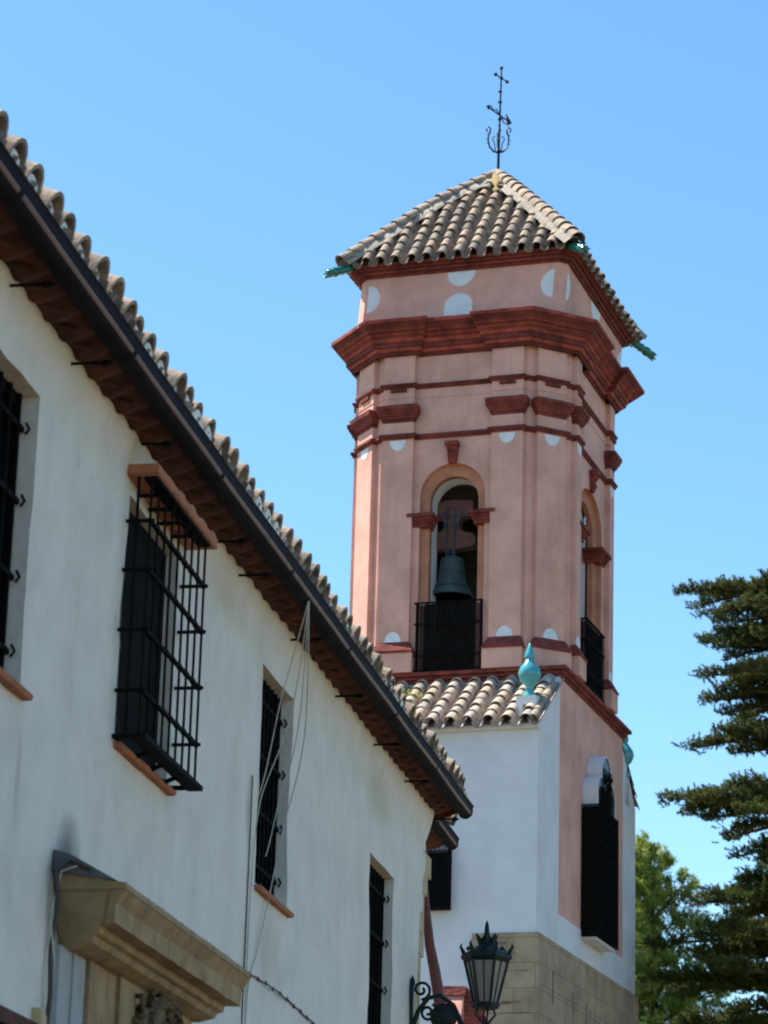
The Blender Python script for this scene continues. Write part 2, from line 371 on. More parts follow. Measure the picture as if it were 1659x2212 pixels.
# arch linings, bell chamber inside
for k in range(4):
    a = MB(); a.T = AT(k); f = ff(HW_)
    arch_tube(a, f, ARH, ARS, 0.0, ARH-0.02, ARS-0.01, -0.09, 14.69)
    arch_tube(a, f, ARH-0.02, ARS-0.01, -0.09, 0.46, 17.97, -0.12, 14.69)
    arch_tube(a, f, 0.46, 17.97, -0.12, 0.46, 17.97, -0.22, 14.69)
    fr = a.build('arch_frame', M['orange'], tower, 40)
    for s in (-1, 1):
        im = MB(); im.T = AT(k); im.tint = 0.5
        for (o, z0, z1) in ((0.03, 17.45, 17.52), (0.06, 17.52, 17.58), (0.09, 17.58, 17.63), (0.13, 17.63, 17.69)):
            xs = sorted((s*(0.45-o), s*(0.70+o))); im.box(xs[0], xs[1], -(HW_+o), -(HW_-0.28), z0, z1)
        im.build('impost', M['brick'], fr)
    kb = MB(); kb.T = FACE[k]
    for i, (z0, z1, h0, h1, d0, d1) in enumerate(((18.63, 18.76, 0.075, 0.085, 0.05, 0.11), (18.76, 18.86, 0.085, 0.095, 0.10, 0.07), (18.86, 18.95, 0.095, 0.11, 0.09, 0.15), (18.95, 19.03, 0.125, 0.125, 0.17, 0.17))):
        kb.hexa([(-h0, -HW_, z0), (h0, -HW_, z0), (h0, -HW_-d0, z0), (-h0, -HW_-d0, z0)], [(-h1, -HW_, z1), (h1, -HW_, z1), (h1, -HW_-d1, z1), (-h1, -HW_-d1, z1)])
    kb.tint = 0.4; kb.build('keystone', M['brick'], fr)
rv = MB()
for k in range(4):
    rv.T = AT(k); arch_tube(rv, ff(HW_), 0.46, 17.97, -0.262, 0.46, 17.97, -0.62, 14.75)
rv.build('arch_reveal', M['white_far'], tower, 40)
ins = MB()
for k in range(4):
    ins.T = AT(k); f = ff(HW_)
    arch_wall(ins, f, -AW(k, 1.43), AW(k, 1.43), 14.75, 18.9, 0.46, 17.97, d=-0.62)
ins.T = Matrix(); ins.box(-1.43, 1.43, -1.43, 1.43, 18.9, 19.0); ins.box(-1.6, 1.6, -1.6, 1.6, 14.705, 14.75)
ins.build('bell_chamber', M['shade_plaster'], tower, 40)

# pilasters
def pilaster(T, D, x0, x1, main):
    w0, w1 = x0, x1
    p = MB(); p.T = T
    p.box(w0, w1, -(D+PD), -(D-0.02), 15.25, 20.80)
    # plinth
    p.box(w0-0.09, w1+0.09 if not main else w1+0.05, -(D+PD+0.09), -(D-0.02), 14.695, 15.06)
    po = p.build('pilaster', M['pink'], tower)
    c = MB(); c.T = T
    for i, (o, z0, z1) in enumerate(((0.0, 19.47, 19.53), (0.035, 19.53, 19.58), (0.06, 19.58, 19.63), (0.09, 19.63, 19.69), (0.125, 19.69, 19.77))):
        c.tint = 0.35+0.1*(i % 3); e = min(o, 0.09)
        c.hexa([(w0-e, -(D+PD+o), z0), (w1+e, -(D+PD+o), z0), (w1+e, -D+0.02, z0), (w0-e, -D+0.02, z0)],
               [(w0-e-0.012, -(D+PD+o+0.015), z1), (w1+e+0.012, -(D+PD+o+0.015), z1), (w1+e+0.012, -D+0.02, z1), (w0-e-0.012, -D+0.02, z1)])
    c.hexa([(w0-0.10, -(D+PD+0.14), 19.772), (w1+0.10, -(D+PD+0.14), 19.772), (w1+0.10, -D+0.02, 19.772), (w0-0.10, -D+0.02, 19.772)],
           [(w0, -(D+PD), 19.83), (w1, -(D+PD), 19.83), (w1, -D+0.02, 19.83), (w0, -D+0.02, 19.83)])
    c.build('capital', M['brick'], po)
    bs = MB(); bs.T = T; bs.tint = 0.55
    e = 0.10; em = 0.06 if main else 0.10
    bs.box(w0-e, w1+em, -(D+PD+0.11), -D+0.02, 15.055, 15.10)
    bs.hexa([(w0-e, -(D+PD+0.10), 15.10), (w1+em, -(D+PD+0.10), 15.10), (w1+em, -D+0.02, 15.10), (w0-e, -D+0.02, 15.10)],
            [(w0-0.005, -(D+PD+0.004), 15.28), (w1+0.005, -(D+PD+0.004), 15.28), (w1+0.005, -D+0.02, 15.28), (w0-0.005, -D+0.02, 15.28)])
    bs.build('base_moulding', M['brick'], po)
    xc = (w0+w1)/2
    for (zf, sg, r, h) in ((19.125, -1, 0.155, 0.2), (15.285, 1, 0.15, 0.19)):
        d = MB(); d.T = T
        pts = [(xc+r*math.cos(math.pi*i/16), zf+sg*h*math.sin(math.pi*i/16)) for i in range(17)]
        d.prism(pts, PD, PD+0.004, ff(D)); d.build('painted_half_disc', M['paint_white'], po)
    dn = MB(); dn.T = T; dn.tint = 0.3
    for i in range(4):
        xx = xc-0.155+0.31*i/4; dn.box(xx+0.004, xx+0.074, -(D+PD+0.045), -D-PD+0.01, 20.06, 20.135)
    dn.build('brick_dentil', M['brick'], po)
for k in range(4):
    for s in (-1, 1):
        T = FACE[k] @ Matrix.Diagonal((s, 1, 1, 1)); pilaster(T, HW_, *(PILS if k % 2 else PIL), True)
    pilaster(CHAM[k], DC, -0.3, 0.3, False)

# plan outline with pilaster bumps, for the string courses
def plan(bump, merged=False, rin=0.64):
    out = []
    for k in range(4):
        F = FACE[k]; Cm = CHAM[k]
        def pf(x, d, Tm=F, D=HW_): v = Tm @ Vector((x, -(D+d), 0)); return (v.x, v.y)
        if not merged:
            a, c = PILS if k % 2 else PIL
            pts = [(-OC, 0), (-c, 0), (-c, bump), (-a, bump), (-a, 0), (a, 0), (a, bump), (c, bump), (c, 0), (OC, 0)]
            out += [pf(*p) for p in pts]
            out += [pf(x, d, Cm, DC) for x, d in ((-0.3, 0), (-0.3, bump), (0.3, bump), (0.3, 0))]
        else:
            t = bump*math.tan(R(22.5))
            out += [pf(*p) for p in ((-OC-t, bump), (-rin, bump), (-rin, 0), (rin, 0), (rin, bump), (OC+t, bump))]
    return out
def ring_course(name, prof, m_, P, tint=0.45, alt=True):
    b = MB(); rings = [[(x, y, z) for x, y in offset_poly(P, o)] for o, z in prof]
    for i in range(len(rings)-1):
        b.tint = tint + (random.uniform(-0.3, 0.3) if alt else 0); b.loft(rings[i:i+2])
    return b.build(name, m_, tower)
PB = plan(PD)
ring_course('string_course', [(-0.02, 19.14), (0.03, 19.14), (0.035, 19.18), (0.06, 19.19), (0.06, 19.235), (-0.02, 19.26)], M['brick'], PB)
ring_course('string_course', [(-0.02, 20.135), (0.03, 20.135), (0.035, 20.17), (0.055, 20.18), (0.055, 20.22), (-0.02, 20.24)], M['brick'], PB)
ring_course('string_moulding', [(-0.01, 19.94), (0.012, 19.945), (0.012, 19.965), (-0.01, 19.97)], M['pink'], PB, alt=False)
# big corbelled brick cornice
PMc = plan(PD, True)
co = MB()
lev = [(-0.02, 20.77), (0.03, 20.77), (0.03, 20.83), (0.07, 20.835), (0.10, 20.90), (0.135, 20.905), (0.135, 21.0), (0.165, 21.005), (0.175, 21.06), (0.215, 21.065),
       (0.225, 21.12), (0.265, 21.125), (0.275, 21.18), (0.315, 21.185), (0.325, 21.24), (0.36, 21.245), (0.37, 21.30), (0.41, 21.305), (0.41, 21.375), (0.36, 21.40), (-0.25, 21.47)]
for i in range(len(lev)-1):
    co.tint = random.uniform(0.1, 1.0)
    ra = [[(x, y, lev[j][1]) for x, y in offset_poly(plan(PD+0.03, True, 0.66+0.4*max(0, lev[j][0])), lev[j][0]*0.999) ] for j in (i, i+1)]
    co.loft(ra)
# ragged brick ends give the cornice its broken lit edges
for k in range(4):
    for (T, D, xa, xb) in ((FACE[k], HW_, -1.42, -0.62), (FACE[k], HW_, 0.62, 1.42), (CHAM[k], DC, -0.42, 0.42)):
        co.T = T
        for row, (o, z) in enumerate(((0.135, 20.91), (0.175, 21.01), (0.215, 21.068), (0.265, 21.128), (0.315, 21.188), (0.36, 21.248), (0.41, 21.308))):
            x = xa + random.uniform(0, 0.1)
            while x < xb-0.2:
                l = random.uniform(0.16, 0.26)
                if random.random() < 0.5:
                    co.tint = random.random(); e = random.uniform(0.004, 0.022)
                    co.box(x, x+l, -(D+PD+o+e), -(D+PD+o-0.02), z+0.006, z+0.046)
                x += l+0.012
cornice = co.build('cornice', M['brick'], tower)

# frieze
FH = 2.0; FC = 0.15
def frz(h, c): return [(-h+c, -h), (h-c, -h), (h, -h+c), (h, h-c), (h-c, h), (-h+c, h), (-h, h-c), (-h, -h+c)]
b = MB(); P = frz(FH, FC); b.loft([[(x, y, z) for x, y in P] for z in (21.38, 21.47, 22.47)])
fz = b.build('frieze', M['pink'], tower)
def disc(T, D, pts):
    d = MB(); d.T = T; d.prism(pts, 0.0, 0.004, ff(D)); d.build('painted_half_disc', M['paint_white'], fz)
for k in range(4):
    T = FACE[k]
    disc(T, FH, [(0.27*math.cos(math.pi*i/18), 22.43-0.29*math.sin(math.pi*i/18)) for i in range(19)])
    disc(T, FH, [(0.27, 21.45)] + [(0.27*math.cos(math.pi*i/18), 21.76+0.23*math.sin(math.pi*i/18)) for i in range(19)] + [(-0.27, 21.45)])
    for s in (-1, 1):
        disc(T, FH, [(s*(1.8-0.24*math.sin(math.pi*i/18)), 22.03+0.27*math.cos(math.pi*i/18)) for i in range(19)])
ring_course('eave_corbel', [(-0.02, 22.44), (0.05, 22.44), (0.05, 22.49), (0.10, 22.495), (0.10, 22.545), (0.16, 22.55), (0.16, 22.60), (0.22, 22.605), (0.22, 22.65), (-0.3, 22.66)], M['brick'], frz(FH, FC), 0.4)

# pyramid roof
EH, EZ, AZ = 2.24, 22.62, 25.28
L_ = math.hypot(EH, AZ-EZ); rf = MB()
base = [(-EH+0.06, -EH+0.06, EZ), (EH-0.06, -EH+0.06, EZ), (EH-0.06, EH-0.06, EZ), (-EH+0.06, EH-0.06, EZ), (0, 0, AZ-0.02)]
rf.tint = 0.15; rf.add(base, [(0, 1, 4), (1, 2, 4), (2, 3, 4), (3, 0, 4)])
for k in range(4):
    T = FACE[k].to_3x3()
    du = T @ Vector((1, 0, 0)); dv = T @ Vector((0, EH/L_, (AZ-EZ)/L_)); dn = du.cross(dv)
    o = T @ Vector((0, -EH-0.02, EZ))
    cols = [(-7.0+i)*0.302 for i in range(15)]
    tile_field(rf, o, du, dv, dn, cols, lambda u: L_*(1-abs(u)/EH)-0.22, r=0.099, expo=0.3, ln=0.36)
roof = rf.build('roof', M['tile'], tower, 50)
hp = MB(); mo = MB()
for k in range(4):
    T = FACE[k].to_3x3(); a = T @ Vector((-EH-0.03, -EH-0.03, EZ+0.05)); e = Vector((0, 0, AZ+0.05)); d = (e-a); ln = d.length; d.normalize()
    side = d.cross(Vector((0, 0, 1))).normalized(); nn = side.cross(d).normalized()
    if nn.z < 0: nn = -nn
    for i in range(int(ln/0.3)+1):
        hp.tint = random.uniform(0.35, 1.0)
        cap_tile(hp, a + d*(i*0.3) + nn*0.06, side, (d - nn*0.06).normalized(), nn, 0.155*random.uniform(0.95, 1.06), 0.135, min(0.37, ln-i*0.3+0.1))
    # rough mortar bed under the hip tiles
    rings = []
    for i in range(30):
        t = i/29; p = a + d*(ln*t); ww = 0.23+wob(i*1.3, k*7, 0, 1.1, 0.10); hh = 0.06
        rings.append([tuple(p - side*ww - nn*0.06), tuple(p - side*ww*0.6 + nn*hh), tuple(p + nn*(hh+0.03)), tuple(p + side*ww*0.6 + nn*hh), tuple(p + side*ww - nn*0.06)])
    mo.loft(rings, closed=False)
hips = hp.build('hip_tiles', M['tile'], roof, 50); mo.build('hip_mortar', M['mortar_hip'], hips, 60)
b = MB(); b.lathe([(0.30, -0.32), (0.2, -0.06), (0.13, 0.06), (0.06, 0.12), (0.0, 0.13)], (0, 0, AZ), 14); b.build('apex_cap', M['mortar_hip'], roof, 50)
b = MB(); rings = []
for i in range(14):
    t = 0.02+0.30*i/13; zz = AZ-t*(AZ-EZ); hh = EH*t; ww = 0.05+0.09*math.sin(math.pi*min(1, i/9))+wob(i, 3, 1, 0.9, 0.05); xc = hh*0.45+wob(i, 9, 2, 0.5, 0.05)
    rings.append([(xc+ww*u, -hh-0.10-0.07*(1-u*u)-wob(i*3, u*5, 0, 1, 0.03), zz+0.12) for u in (-1, -0.5, 0, 0.5, 1)])
b.loft(rings, closed=False)
b.build('lichen_patch', M['lichen'], roof, 60)
# green glazed water spouts at the roof corners
for k in (0, 1, 2):
    g_ = MB(); c = FACE[k] @ Vector((-EH+0.02, -EH+0.02, EZ-0.02)); ax = FACE[k].to_3x3() @ Vector((-0.66, -0.66, -0.42))
    g_.lathe([(0.07, -0.15), (0.085, 0.0), (0.075, 0.05), (0.095, 0.10), (0.07, 0.14), (0.09, 0.2), (0.10, 0.26), (0.075, 0.30), (0.085, 0.38), (0.06, 0.43), (0.03, 0.44)], c, 12, axis=ax)
    axn = ax.normalized(); sd_ = axn.cross(Vector((0, 0, 1))).normalized()
    for (sx, sz) in ((-1, 0.35), (1, 0.35), (-0.6, -0.8), (0.6, -0.8), (0, 1)):      # jaws and ears of the spout head
        p = c + axn*0.4 + sd_*(0.05*sx) + Vector((0, 0, 0.055*sz))
        g_.tube([p - axn*0.1, p + sd_*0.02*sx, p + axn*0.06 + sd_*(0.025*sx) + Vector((0, 0, 0.02*sz))], [0.035, 0.03, 0.008], 7)
    g_.build('water_spout', M['glaze_green'], roof, 60)

# balcony railings in the arches
for k in (0, 1):
    rl = MB(); rl.T = FACE[k]; y1 = -(HW_+0.11)
    for i in range(13):
        x = -0.6+1.2*i/12; rl.tube([(x, y1, 14.71), (x, y1, 16.0)], 0.011, 5)
    for s in (-1, 1):
        for j in range(3): rl.tube([(s*0.6, -HW_-0.005-0.035*j, 14.71), (s*0.6, -HW_-0.005-0.035*j, 16.0)], 0.010, 5)
    for z in (14.73, 15.0, 15.59, 15.98):
        rl.box(-0.64, 0.64, y1-0.016, y1+0.012, z-0.014, z+0.014)
        for s in (-1, 1): rl.box(s*0.6-0.014, s*0.6+0.014, y1, -HW_+0.03, z-0.014, z+0.014)
    ro = rl.build('railing', M['iron'], tower)
    sh_ = MB(); sh_.T = FACE[k]
    for i in range(36):                                       # close wire lattice behind the bars
        x = -0.46+0.92*i/35; sh_.box(x-0.0105, x+0.0105, y1+0.055, y1+0.062, 14.72, 15.97)
    for i in range(42):
        z = 14.73+1.23*i/41; sh_.box(-0.46, 0.46, y1+0.063, y1+0.067, z-0.0105, z+0.0105)
    sh_.build('wire_lattice', M['sheet'], ro)
    for s in (-1, 1):
        ps = MB(); ps.T = FACE[k]; ps.box(s*0.53-0.045, s*0.53+0.045, y1+0.07, -HW_+0.02, 14.71, 15.95); ps.build('brick_jamb', M['rust'], ro)

# trefoil window with projecting white surround on the right face
WY = 0.37
def trefoil(k0, dz=0.0):        # outline over the window, from right foot over the top to the left foot
    pts = [(0.70*k0, 12.45)]
    for i in range(9):
        t = R(-5+95*i/8); pts.append((0.36+0.34*k0*math.cos(t), 12.85+0.30*k0*math.sin(t)+dz))
    for i in range(15):
        t = R(5+170*i/14); pts.append((0.40*k0*math.cos(t), 13.18+0.42*k0*math.sin(t)+dz))
    for i in range(9):
        t = R(90+95*i/8); pts.append((-0.36+0.34*k0*math.cos(t), 12.85+0.30*k0*math.sin(t)+dz))
    pts.append((-0.70*k0, 12.45)); return pts
TW = FACE[1]
def rf_(x, z, d): return (TW @ Vector((x+WY, -(HW_+d), z)))[:]
wsur = MB(); a, c = trefoil(1.0), trefoil(0.93)
wsur.loft([[rf_(x, z, d) for x, z in q] for q, d in ((a, 0.0), (a, 0.28), (c, 0.28), (c, 0.0))], closed=False)
win = MB(); win.prism(trefoil(0.925), 0.22, 0.262, rf_); win.prism([(-0.72, 10.3), (0.72, 10.3), (0.72, 12.45), (-0.72, 12.45)], 0.004, 0.02, rf_)
wo_ = win.build('window', M['pane'], tower)
wsur.build('surround', M['white_far'], wo_, 40)
cg = MB()
for i in range(17):
    x = -0.8+1.6*i/16; cg.tube([rf_(x, 10.2, 0.3), rf_(x, 12.55, 0.3)], 0.012, 5)
for s in (-0.8, 0.8):
    for j in range(5): cg.tube([rf_(s, 10.2, 0.06*j), rf_(s, 12.55, 0.06*j)], 0.012, 5)
for i in range(12):
    z = 10.2+2.35*i/11
    cg.tube([rf_(-0.8, z, 0), rf_(-0.8, z, 0.31), rf_(0.8, z, 0.31), rf_(0.8, z, 0)], 0.014, 4)
for t in range(8):                                            # iron scrolls in the trefoil head
    x0, z0 = random.choice((-1, 1))*random.uniform(0.05, 0.4), 12.6+0.09*t
    cg.tube([rf_(x0+0.12*math.cos(q*0.7)*(1-q/14), z0+0.12*math.sin(q*0.7)*(1-q/14), 0.278) for q in range(12)], 0.012, 4)
for x in (-0.3, -0.15, 0, 0.15, 0.3): cg.tube([rf_(x, 12.5, 0.275), rf_(x, 13.35, 0.275)], 0.009, 4)
cg.build('iron_cage', M['iron'], wo_)
lp = MB(); lp.prism([(-0.785, 10.22), (0.785, 10.22), (0.785, 12.53), (-0.785, 12.53)], 0.02, 0.284, rf_)
lp.build('wire_lattice', M['sheet'], wo_)
b = MB(); b.prism([(-0.72, 10.14), (0.72, 10.14), (0.72, 10.19), (-0.72, 10.19)], 0.0, 0.26, rf_); b.build('sill', M['white_far'], wo_)

# the old masonry is deeper towards the back and spreads a little as it rises
def spread(y, z):
    z = max(z, 14.7); d = 0.20+0.10*min(1, (z-14.7)/5.8) + 0.42*min(1, max(0, (z-20.75)/0.6))
    return y + d*min(1, max(0, (y+0.95)/1.9))
def walk(o):
    if o.type == 'MESH' and not o.name.startswith(('lower_', 'white_band', 'mid_cornice', 'window', 'surround', 'iron_cage', 'sill')):
        if not (o.name.startswith('wire_lattice') and o.parent.name.startswith('window')):
            for v in o.data.vertices:
                if v.co.z > 14.6: v.co.y = spread(v.co.y, v.co.z); v.co.x += 0.08*min(1, max(0, (v.co.z-21.47)/1.0))
    for c in o.children: walk(c)
walk(tower)

# ------------------------------------------------------------------ bell in the front arch
def tw(x, y, z): return tower_M @ Vector((x, y, z))
tower_M = Matrix.Translation(TR) @ Matrix.Rotation(TA, 4, 'Z')
bx, by = -0.19, -1.34
bell = thing('church_bell', 'green bronze bell on a timber yoke hanging in the front arch', 'bell', tw(bx, by, 16.3), TA)
b = MB(); b.lathe([(0.385, 0.0), (0.392, 0.035), (0.37, 0.085), (0.31, 0.17), (0.265, 0.30), (0.235, 0.45), (0.222, 0.60), (0.215, 0.68), (0.19, 0.735), (0.10, 0.775), (0.06, 0.79),
    (0.05, 0.76), (0.17, 0.70), (0.2, 0.6), (0.225, 0.40), (0.27, 0.2), (0.345, 0.06), (0.37, 0.0)], (0, 0, 0), 32)
b.build('bell_body', M['bronze'], bell, 40)
b = MB(); b.lathe([(0.238, 0.44), (0.245, 0.45), (0.238, 0.46)], (0, 0, 0), 32); b.lathe([(0.32, 0.165), (0.33, 0.175), (0.31, 0.19)], (0, 0, 0), 32); b.build('moulding', M['bronze'], bell, 40)
b = MB(); b.tube([(0, 0, 0.7), (0, 0, 0.1)], [0.015, 0.02], 6); b.lathe([(0.0, -0.04), (0.05, 0.0), (0.06, 0.04), (0.03, 0.09), (0, 0.1)], (0, 0, 0.04), 10); b.build('clapper', M['iron'], bell, 40)
yk = MB(); half = [(0.0, 0.88), (0.42, 0.92), (0.47, 1.0), (0.45, 1.12), (0.40, 1.18), (0.26, 1.20), (0.15, 1.27), (0.13, 1.38), (0.17, 1.48), (0.36, 1.54), (0.41, 1.62), (0.40, 1.80), (0.0, 1.84)]
poly = half + [(-x, z) for x, z in reversed(half[1:-1])]
yk.prism(poly, -0.12, 0.12, lambda x, z, d: (x, d, z)); yk.build('yoke', M['yoke'], bell)
st = MB()
for x in (-0.09, 0.09): st.box(x*0.8-0.016, x*0.8+0.016, -0.14, -0.122, 0.72, 1.7)
st.box(-0.34, 0.34, -0.14, -0.121, 1.50, 1.525); st.box(-0.15, 0.15, -0.14, -0.121, 1.32, 1.34)
st.tube([(-0.05, -0.05, 0.76), (-0.03, -0.1, 0.86), (0.03, -0.1, 0.86), (0.05, -0.05, 0.76)], 0.02, 6)
st.build('iron_strap', M['strap'], bell)
ax = MB(); ax.tube([(-0.62, 0, 1.02), (0.62, 0, 1.02)], 0.03, 8); ax.build('axle', M['iron'], bell)

# ------------------------------------------------------------------ weathervane on the apex
vane = thing('weathervane', 'thin wrought iron weathervane with a small cross above the tower roof', 'weathervane', tw(0.08, 0.36, AZ+0.1), TA)
b = MB(); b.tube([(0, 0, -0.1), (0.01, 0, 0.6), (0.04, 0, 2.32)], [0.032, 0.026, 0.014], 7)
for z, r in ((0.55, 0.055), (1.0, 0.04), (1.25, 0.05), (1.62, 0.05), (1.85, 0.045)): b.lathe([(0, -0.05), (r, 0), (0, 0.05)], (0.02, 0, z), 8)
b.build('pole', M['lamp_iron'], vane, 40)
for q in range(4):
    ly = MB(); Tq = Matrix.Rotation(R(90*q+20), 4, 'Z'); ly.T = Tq
    ly.tube([(0.01, 0, 0.52), (0.10, 0, 0.55), (0.17, 0, 0.64), (0.205, 0, 0.76), (0.20, 0, 0.88), (0.165, 0, 0.97), (0.16, 0, 1.03), (0.19, 0, 1.07), (0.23, 0, 1.06), (0.245, 0, 1.01), (0.22, 0, 0.97)], [0.018]*6+[0.014]*5, 6)
    ly.tube([(0.06, 0, 0.56), (0.08, 0, 0.72), (0.12, 0, 0.82), (0.09, 0, 0.88), (0.06, 0, 0.85)], 0.011, 5)
    for z, x in ((0.7, 0.2), (0.8, 0.215), (0.9, 0.205), (0.62, 0.16)): ly.tube([(x-0.01, 0, z), (x+0.035, 0, z+0.015)], [0.012, 0.003], 5)
    ly.build('scroll', M['lamp_iron'], vane, 60)
vd = Matrix.Rotation(math.atan2(1.25, 0.44), 4, 'Z')
v = MB(); v.T = vd @ Matrix.Diagonal((0.62, 1, 0.9, 1)) @ Matrix.Translation((0, 0, 0.12))
v.tube([(-0.62, 0, 1.40), (0.55, 0, 1.36)], 0.017, 5); v.tube([(-0.62, 0, 1.40), (-0.45, 0, 1.47), (-0.3, 0, 1.40), (-0.15, 0, 1.47), (0, 0, 1.40)], 0.013, 5)
v.prism([(0.40, 1.20), (0.72, 1.36), (0.40, 1.50), (0.47, 1.37)], -0.01, 0.01, lambda x, z, d: (x, d, z))
v.prism([(-0.70, 1.40), (-0.56, 1.46), (-0.50, 1.41), (-0.57, 1.34)], -0.01, 0.01, lambda x, z, d: (x, d, z))
v.tube([(0.15, 0, 1.37), (0.25, 0, 1.27), (0.36, 0, 1.25), (0.42, 0, 1.30)], 0.013, 5)
v.build('arrow', M['lamp_iron'], vane)
cr_ = MB(); cr_.T = Matrix.Translation((0.04, 0, 0)) @ vd @ Matrix.Diagonal((0.75, 1, 1, 1))
cr_.tube([(-0.27, 0, 2.14), (0.27, 0, 2.14)], 0.014, 6); cr_.tube([(0, 0, 1.9), (0, 0, 2.36)], 0.014, 6)
for p in ((-0.27, 0, 2.14), (0.27, 0, 2.14), (0, 0, 2.36), (0, 0, 2.14)): cr_.lathe([(0, -0.045), (0.038, -0.02), (0.038, 0.02), (0, 0.045)], p, 8)
cr_.build('cross', M['lamp_iron'], vane)

# ================================================================== CHURCH ANNEXES
def annex(name, label, y0, y1, x0, front):
    t = thing(name, label, 'church building', TR, TA)
    return t
ann = annex('church_annex', 'white church annex in front of the tower with a short tile roof and stone base', -3.5, -2.06, -9, True)
def holes_wall(mb, f, us, vs, holes, wobble=0.0, flare=None):
    """panel of cells leaving rectangular holes (u0,u1,v0,v1,depth); reveals included"""
    def inside(u, v): return any(h[0]-1e-6 < u < h[1]+1e-6 and h[2]-1e-6 < v < h[3]+1e-6 for h in holes)
    us = sorted(set(us) | {h[i] for h in holes for i in (0, 1)}); vs = sorted(set(vs) | {h[i] for h in holes for i in (2, 3)})
    idx = {}; V = []; F = []
    def pt(u, v, d=0.0):
        k = (round(u, 5), round(v, 5), round(d, 5))
        if k not in idx:
            idx[k] = len(V)
            w1 = wob(u, v, d, 1.3, wobble) + wob(u, v, d+5, 5.0, wobble*0.4) if wobble else 0
            w2 = wob(u, v, d+9, 2.2, wobble*0.8) if wobble else 0
            V.append(f(u+w2, v+(wob(u+30, v, d, 2.2, wobble*0.8) if wobble else 0), d+w1))
        return idx[k]
    for i in range(len(us)-1):
        for j in range(len(vs)-1):
            if not inside((us[i]+us[i+1])/2, (vs[j]+vs[j+1])/2):
                F.append((pt(us[i], vs[j]), pt(us[i+1], vs[j]), pt(us[i+1], vs[j+1]), pt(us[i], vs[j+1])))
    for (a, b_, c, d_, dep) in holes:
        uu = [u for u in us if a-1e-6 <= u <= b_+1e-6]; vv = [v for v in vs if c-1e-6 <= v <= d_+1e-6]
        for i in range(len(uu)-1):
            for v in (c, d_): F.append((pt(uu[i], v), pt(uu[i+1], v), pt(uu[i+1], v, -dep), pt(uu[i], v, -dep)))
        for j in range(len(vv)-1):
            for u in (a, b_): F.append((pt(u, vv[j]), pt(u, vv[j+1]), pt(u, vv[j+1], -dep), pt(u, vv[j], -dep)))
    mb.add(V, F)
def frange(a, b_, s):
    n = max(1, int(round((b_-a)/s))); return [a+(b_-a)*i/n for i in range(n+1)]
w_ = MB()
holes_wall(w_, lambda u, v, d: (u, -3.5-d, v), frange(-9, 2.05, 0.35), frange(0, 13.28, 0.35), [(-0.5, 0.5, 10.22, 11.2, 0.2)], 0.006)
holes_wall(w_, lambda u, v, d: (2.05+d, u, v), frange(-3.5, -2.05, 0.35), frange(0, 13.1, 0.35), [], 0.004)
w_.add([(2.05, -3.5, 13.1), (2.05, -2.05, 13.1), (2.05, -2.05, 14.5), (2.05, -3.42, 13.36), (2.05, -3.5, 13.28)], [(0, 1, 2, 3, 4)])
w_.box(2.03, 2.056, -2.05, 2.83, 9.7, 10.30)
w_.add([(2.054, -3.5, 13.2), (2.054, -2.062, 13.2), (1.90, -2.062, 13.2), (2.054, -3.5, 13.50), (2.054, -2.062, 14.52), (1.90, -2.062, 14.52)], [(0, 1, 2), (3, 5, 4), (0, 3, 4, 1), (1, 4, 5, 2), (2, 5, 3, 0)])
w_.build('wall', M['white_far'], ann, 40)
cv = MB(); cv.tube([(x, -3.53, 13.29) for x in (-9, 2.06)], 0.06, 8); cv.build('eave_roll', M['white_far'], ann, 60)
# tile roof leaning on the tower
aL = math.hypot(1.5, 1.05); du = Vector((1, 0, 0)); dv = Vector((0, 1.5/aL, 1.05/aL)); dn = du.cross(dv)
at = MB(); at.tint = 0.2
at.add([(-9, -3.62, 13.33), (2.02, -3.62, 13.33), (2.02, -2.06, 14.40), (-9, -2.06, 14.40)], [(0, 1, 2, 3)])
cols = [1.87-0.335*i for i in range(32)][::-1]
tile_field(at, Vector((0, -3.72, 13.30)), du, dv, dn, cols, lambda u: aL+0.1, r=0.115, expo=0.31, ln=0.37)
ar = at.build('roof', M['tile_pale'], ann, 50)
rt = MB()
for i in range(30):
    rt.tint = random.random(); cap_tile(rt, (1.95-0.36*i, -2.12, 14.34), (0, 1, 0.0), (-1, 0, 0), (0, -0.35, 0.94), 0.10, 0.09, 0.38)
rt.build('wall_tiles', M['tile'], ar, 50)
vg = MB()
for i in range(5):
    rt_t = random.random(); vg.tint = rt_t
    cap_tile(vg, Vector((2.0, -3.70, 13.36)) + dv*(0.32*i), (1, 0, 0), dv, dn, 0.09, 0.075, 0.36)
vg.build('verge_tiles', M['tile'], ar, 50)
ap = MB(); ap.add([(2.062, -3.5, 9.75), (2.062, -3.5, 9.75)], []) if False else None
pl = MB(); pl.box(0.95, 2.10, -3.56, 3.95, 0.0, 9.745)
plo = pl.build('stone_plinth', M['plinth'], ann)
jt = MB()
for (x0, z0, l) in ((1.2, 9.55, 0.35), (1.45, 9.38, 0.25), (1.15, 8.55, 0.5), (1.5, 8.57, 0.3), (1.3, 9.2, 0.2)):
    jt.box(x0, x0+l, -3.565, -3.555, z0, z0+0.035)
for (y0, z0, h) in ((-2.6, 8.7, 0.55), (-1.2, 8.5, 0.6), (-0.2, 8.5, 0.55), (1.6, 8.3, 0.5), (2.9, 8.2, 0.6), (0.6, 7.9, 0.4)):
    jt.box(2.095, 2.106, y0, y0+0.07, z0, z0+h)
for z in (9.1, 8.4, 7.7):
    jt.box(0.95, 2.0, -3.562, -3.555, z, z+0.012); jt.box(2.095, 2.102, -3.4, 3.9, z-0.2, z-0.188)
jt.build('stone_joint', M['joint'], plo)
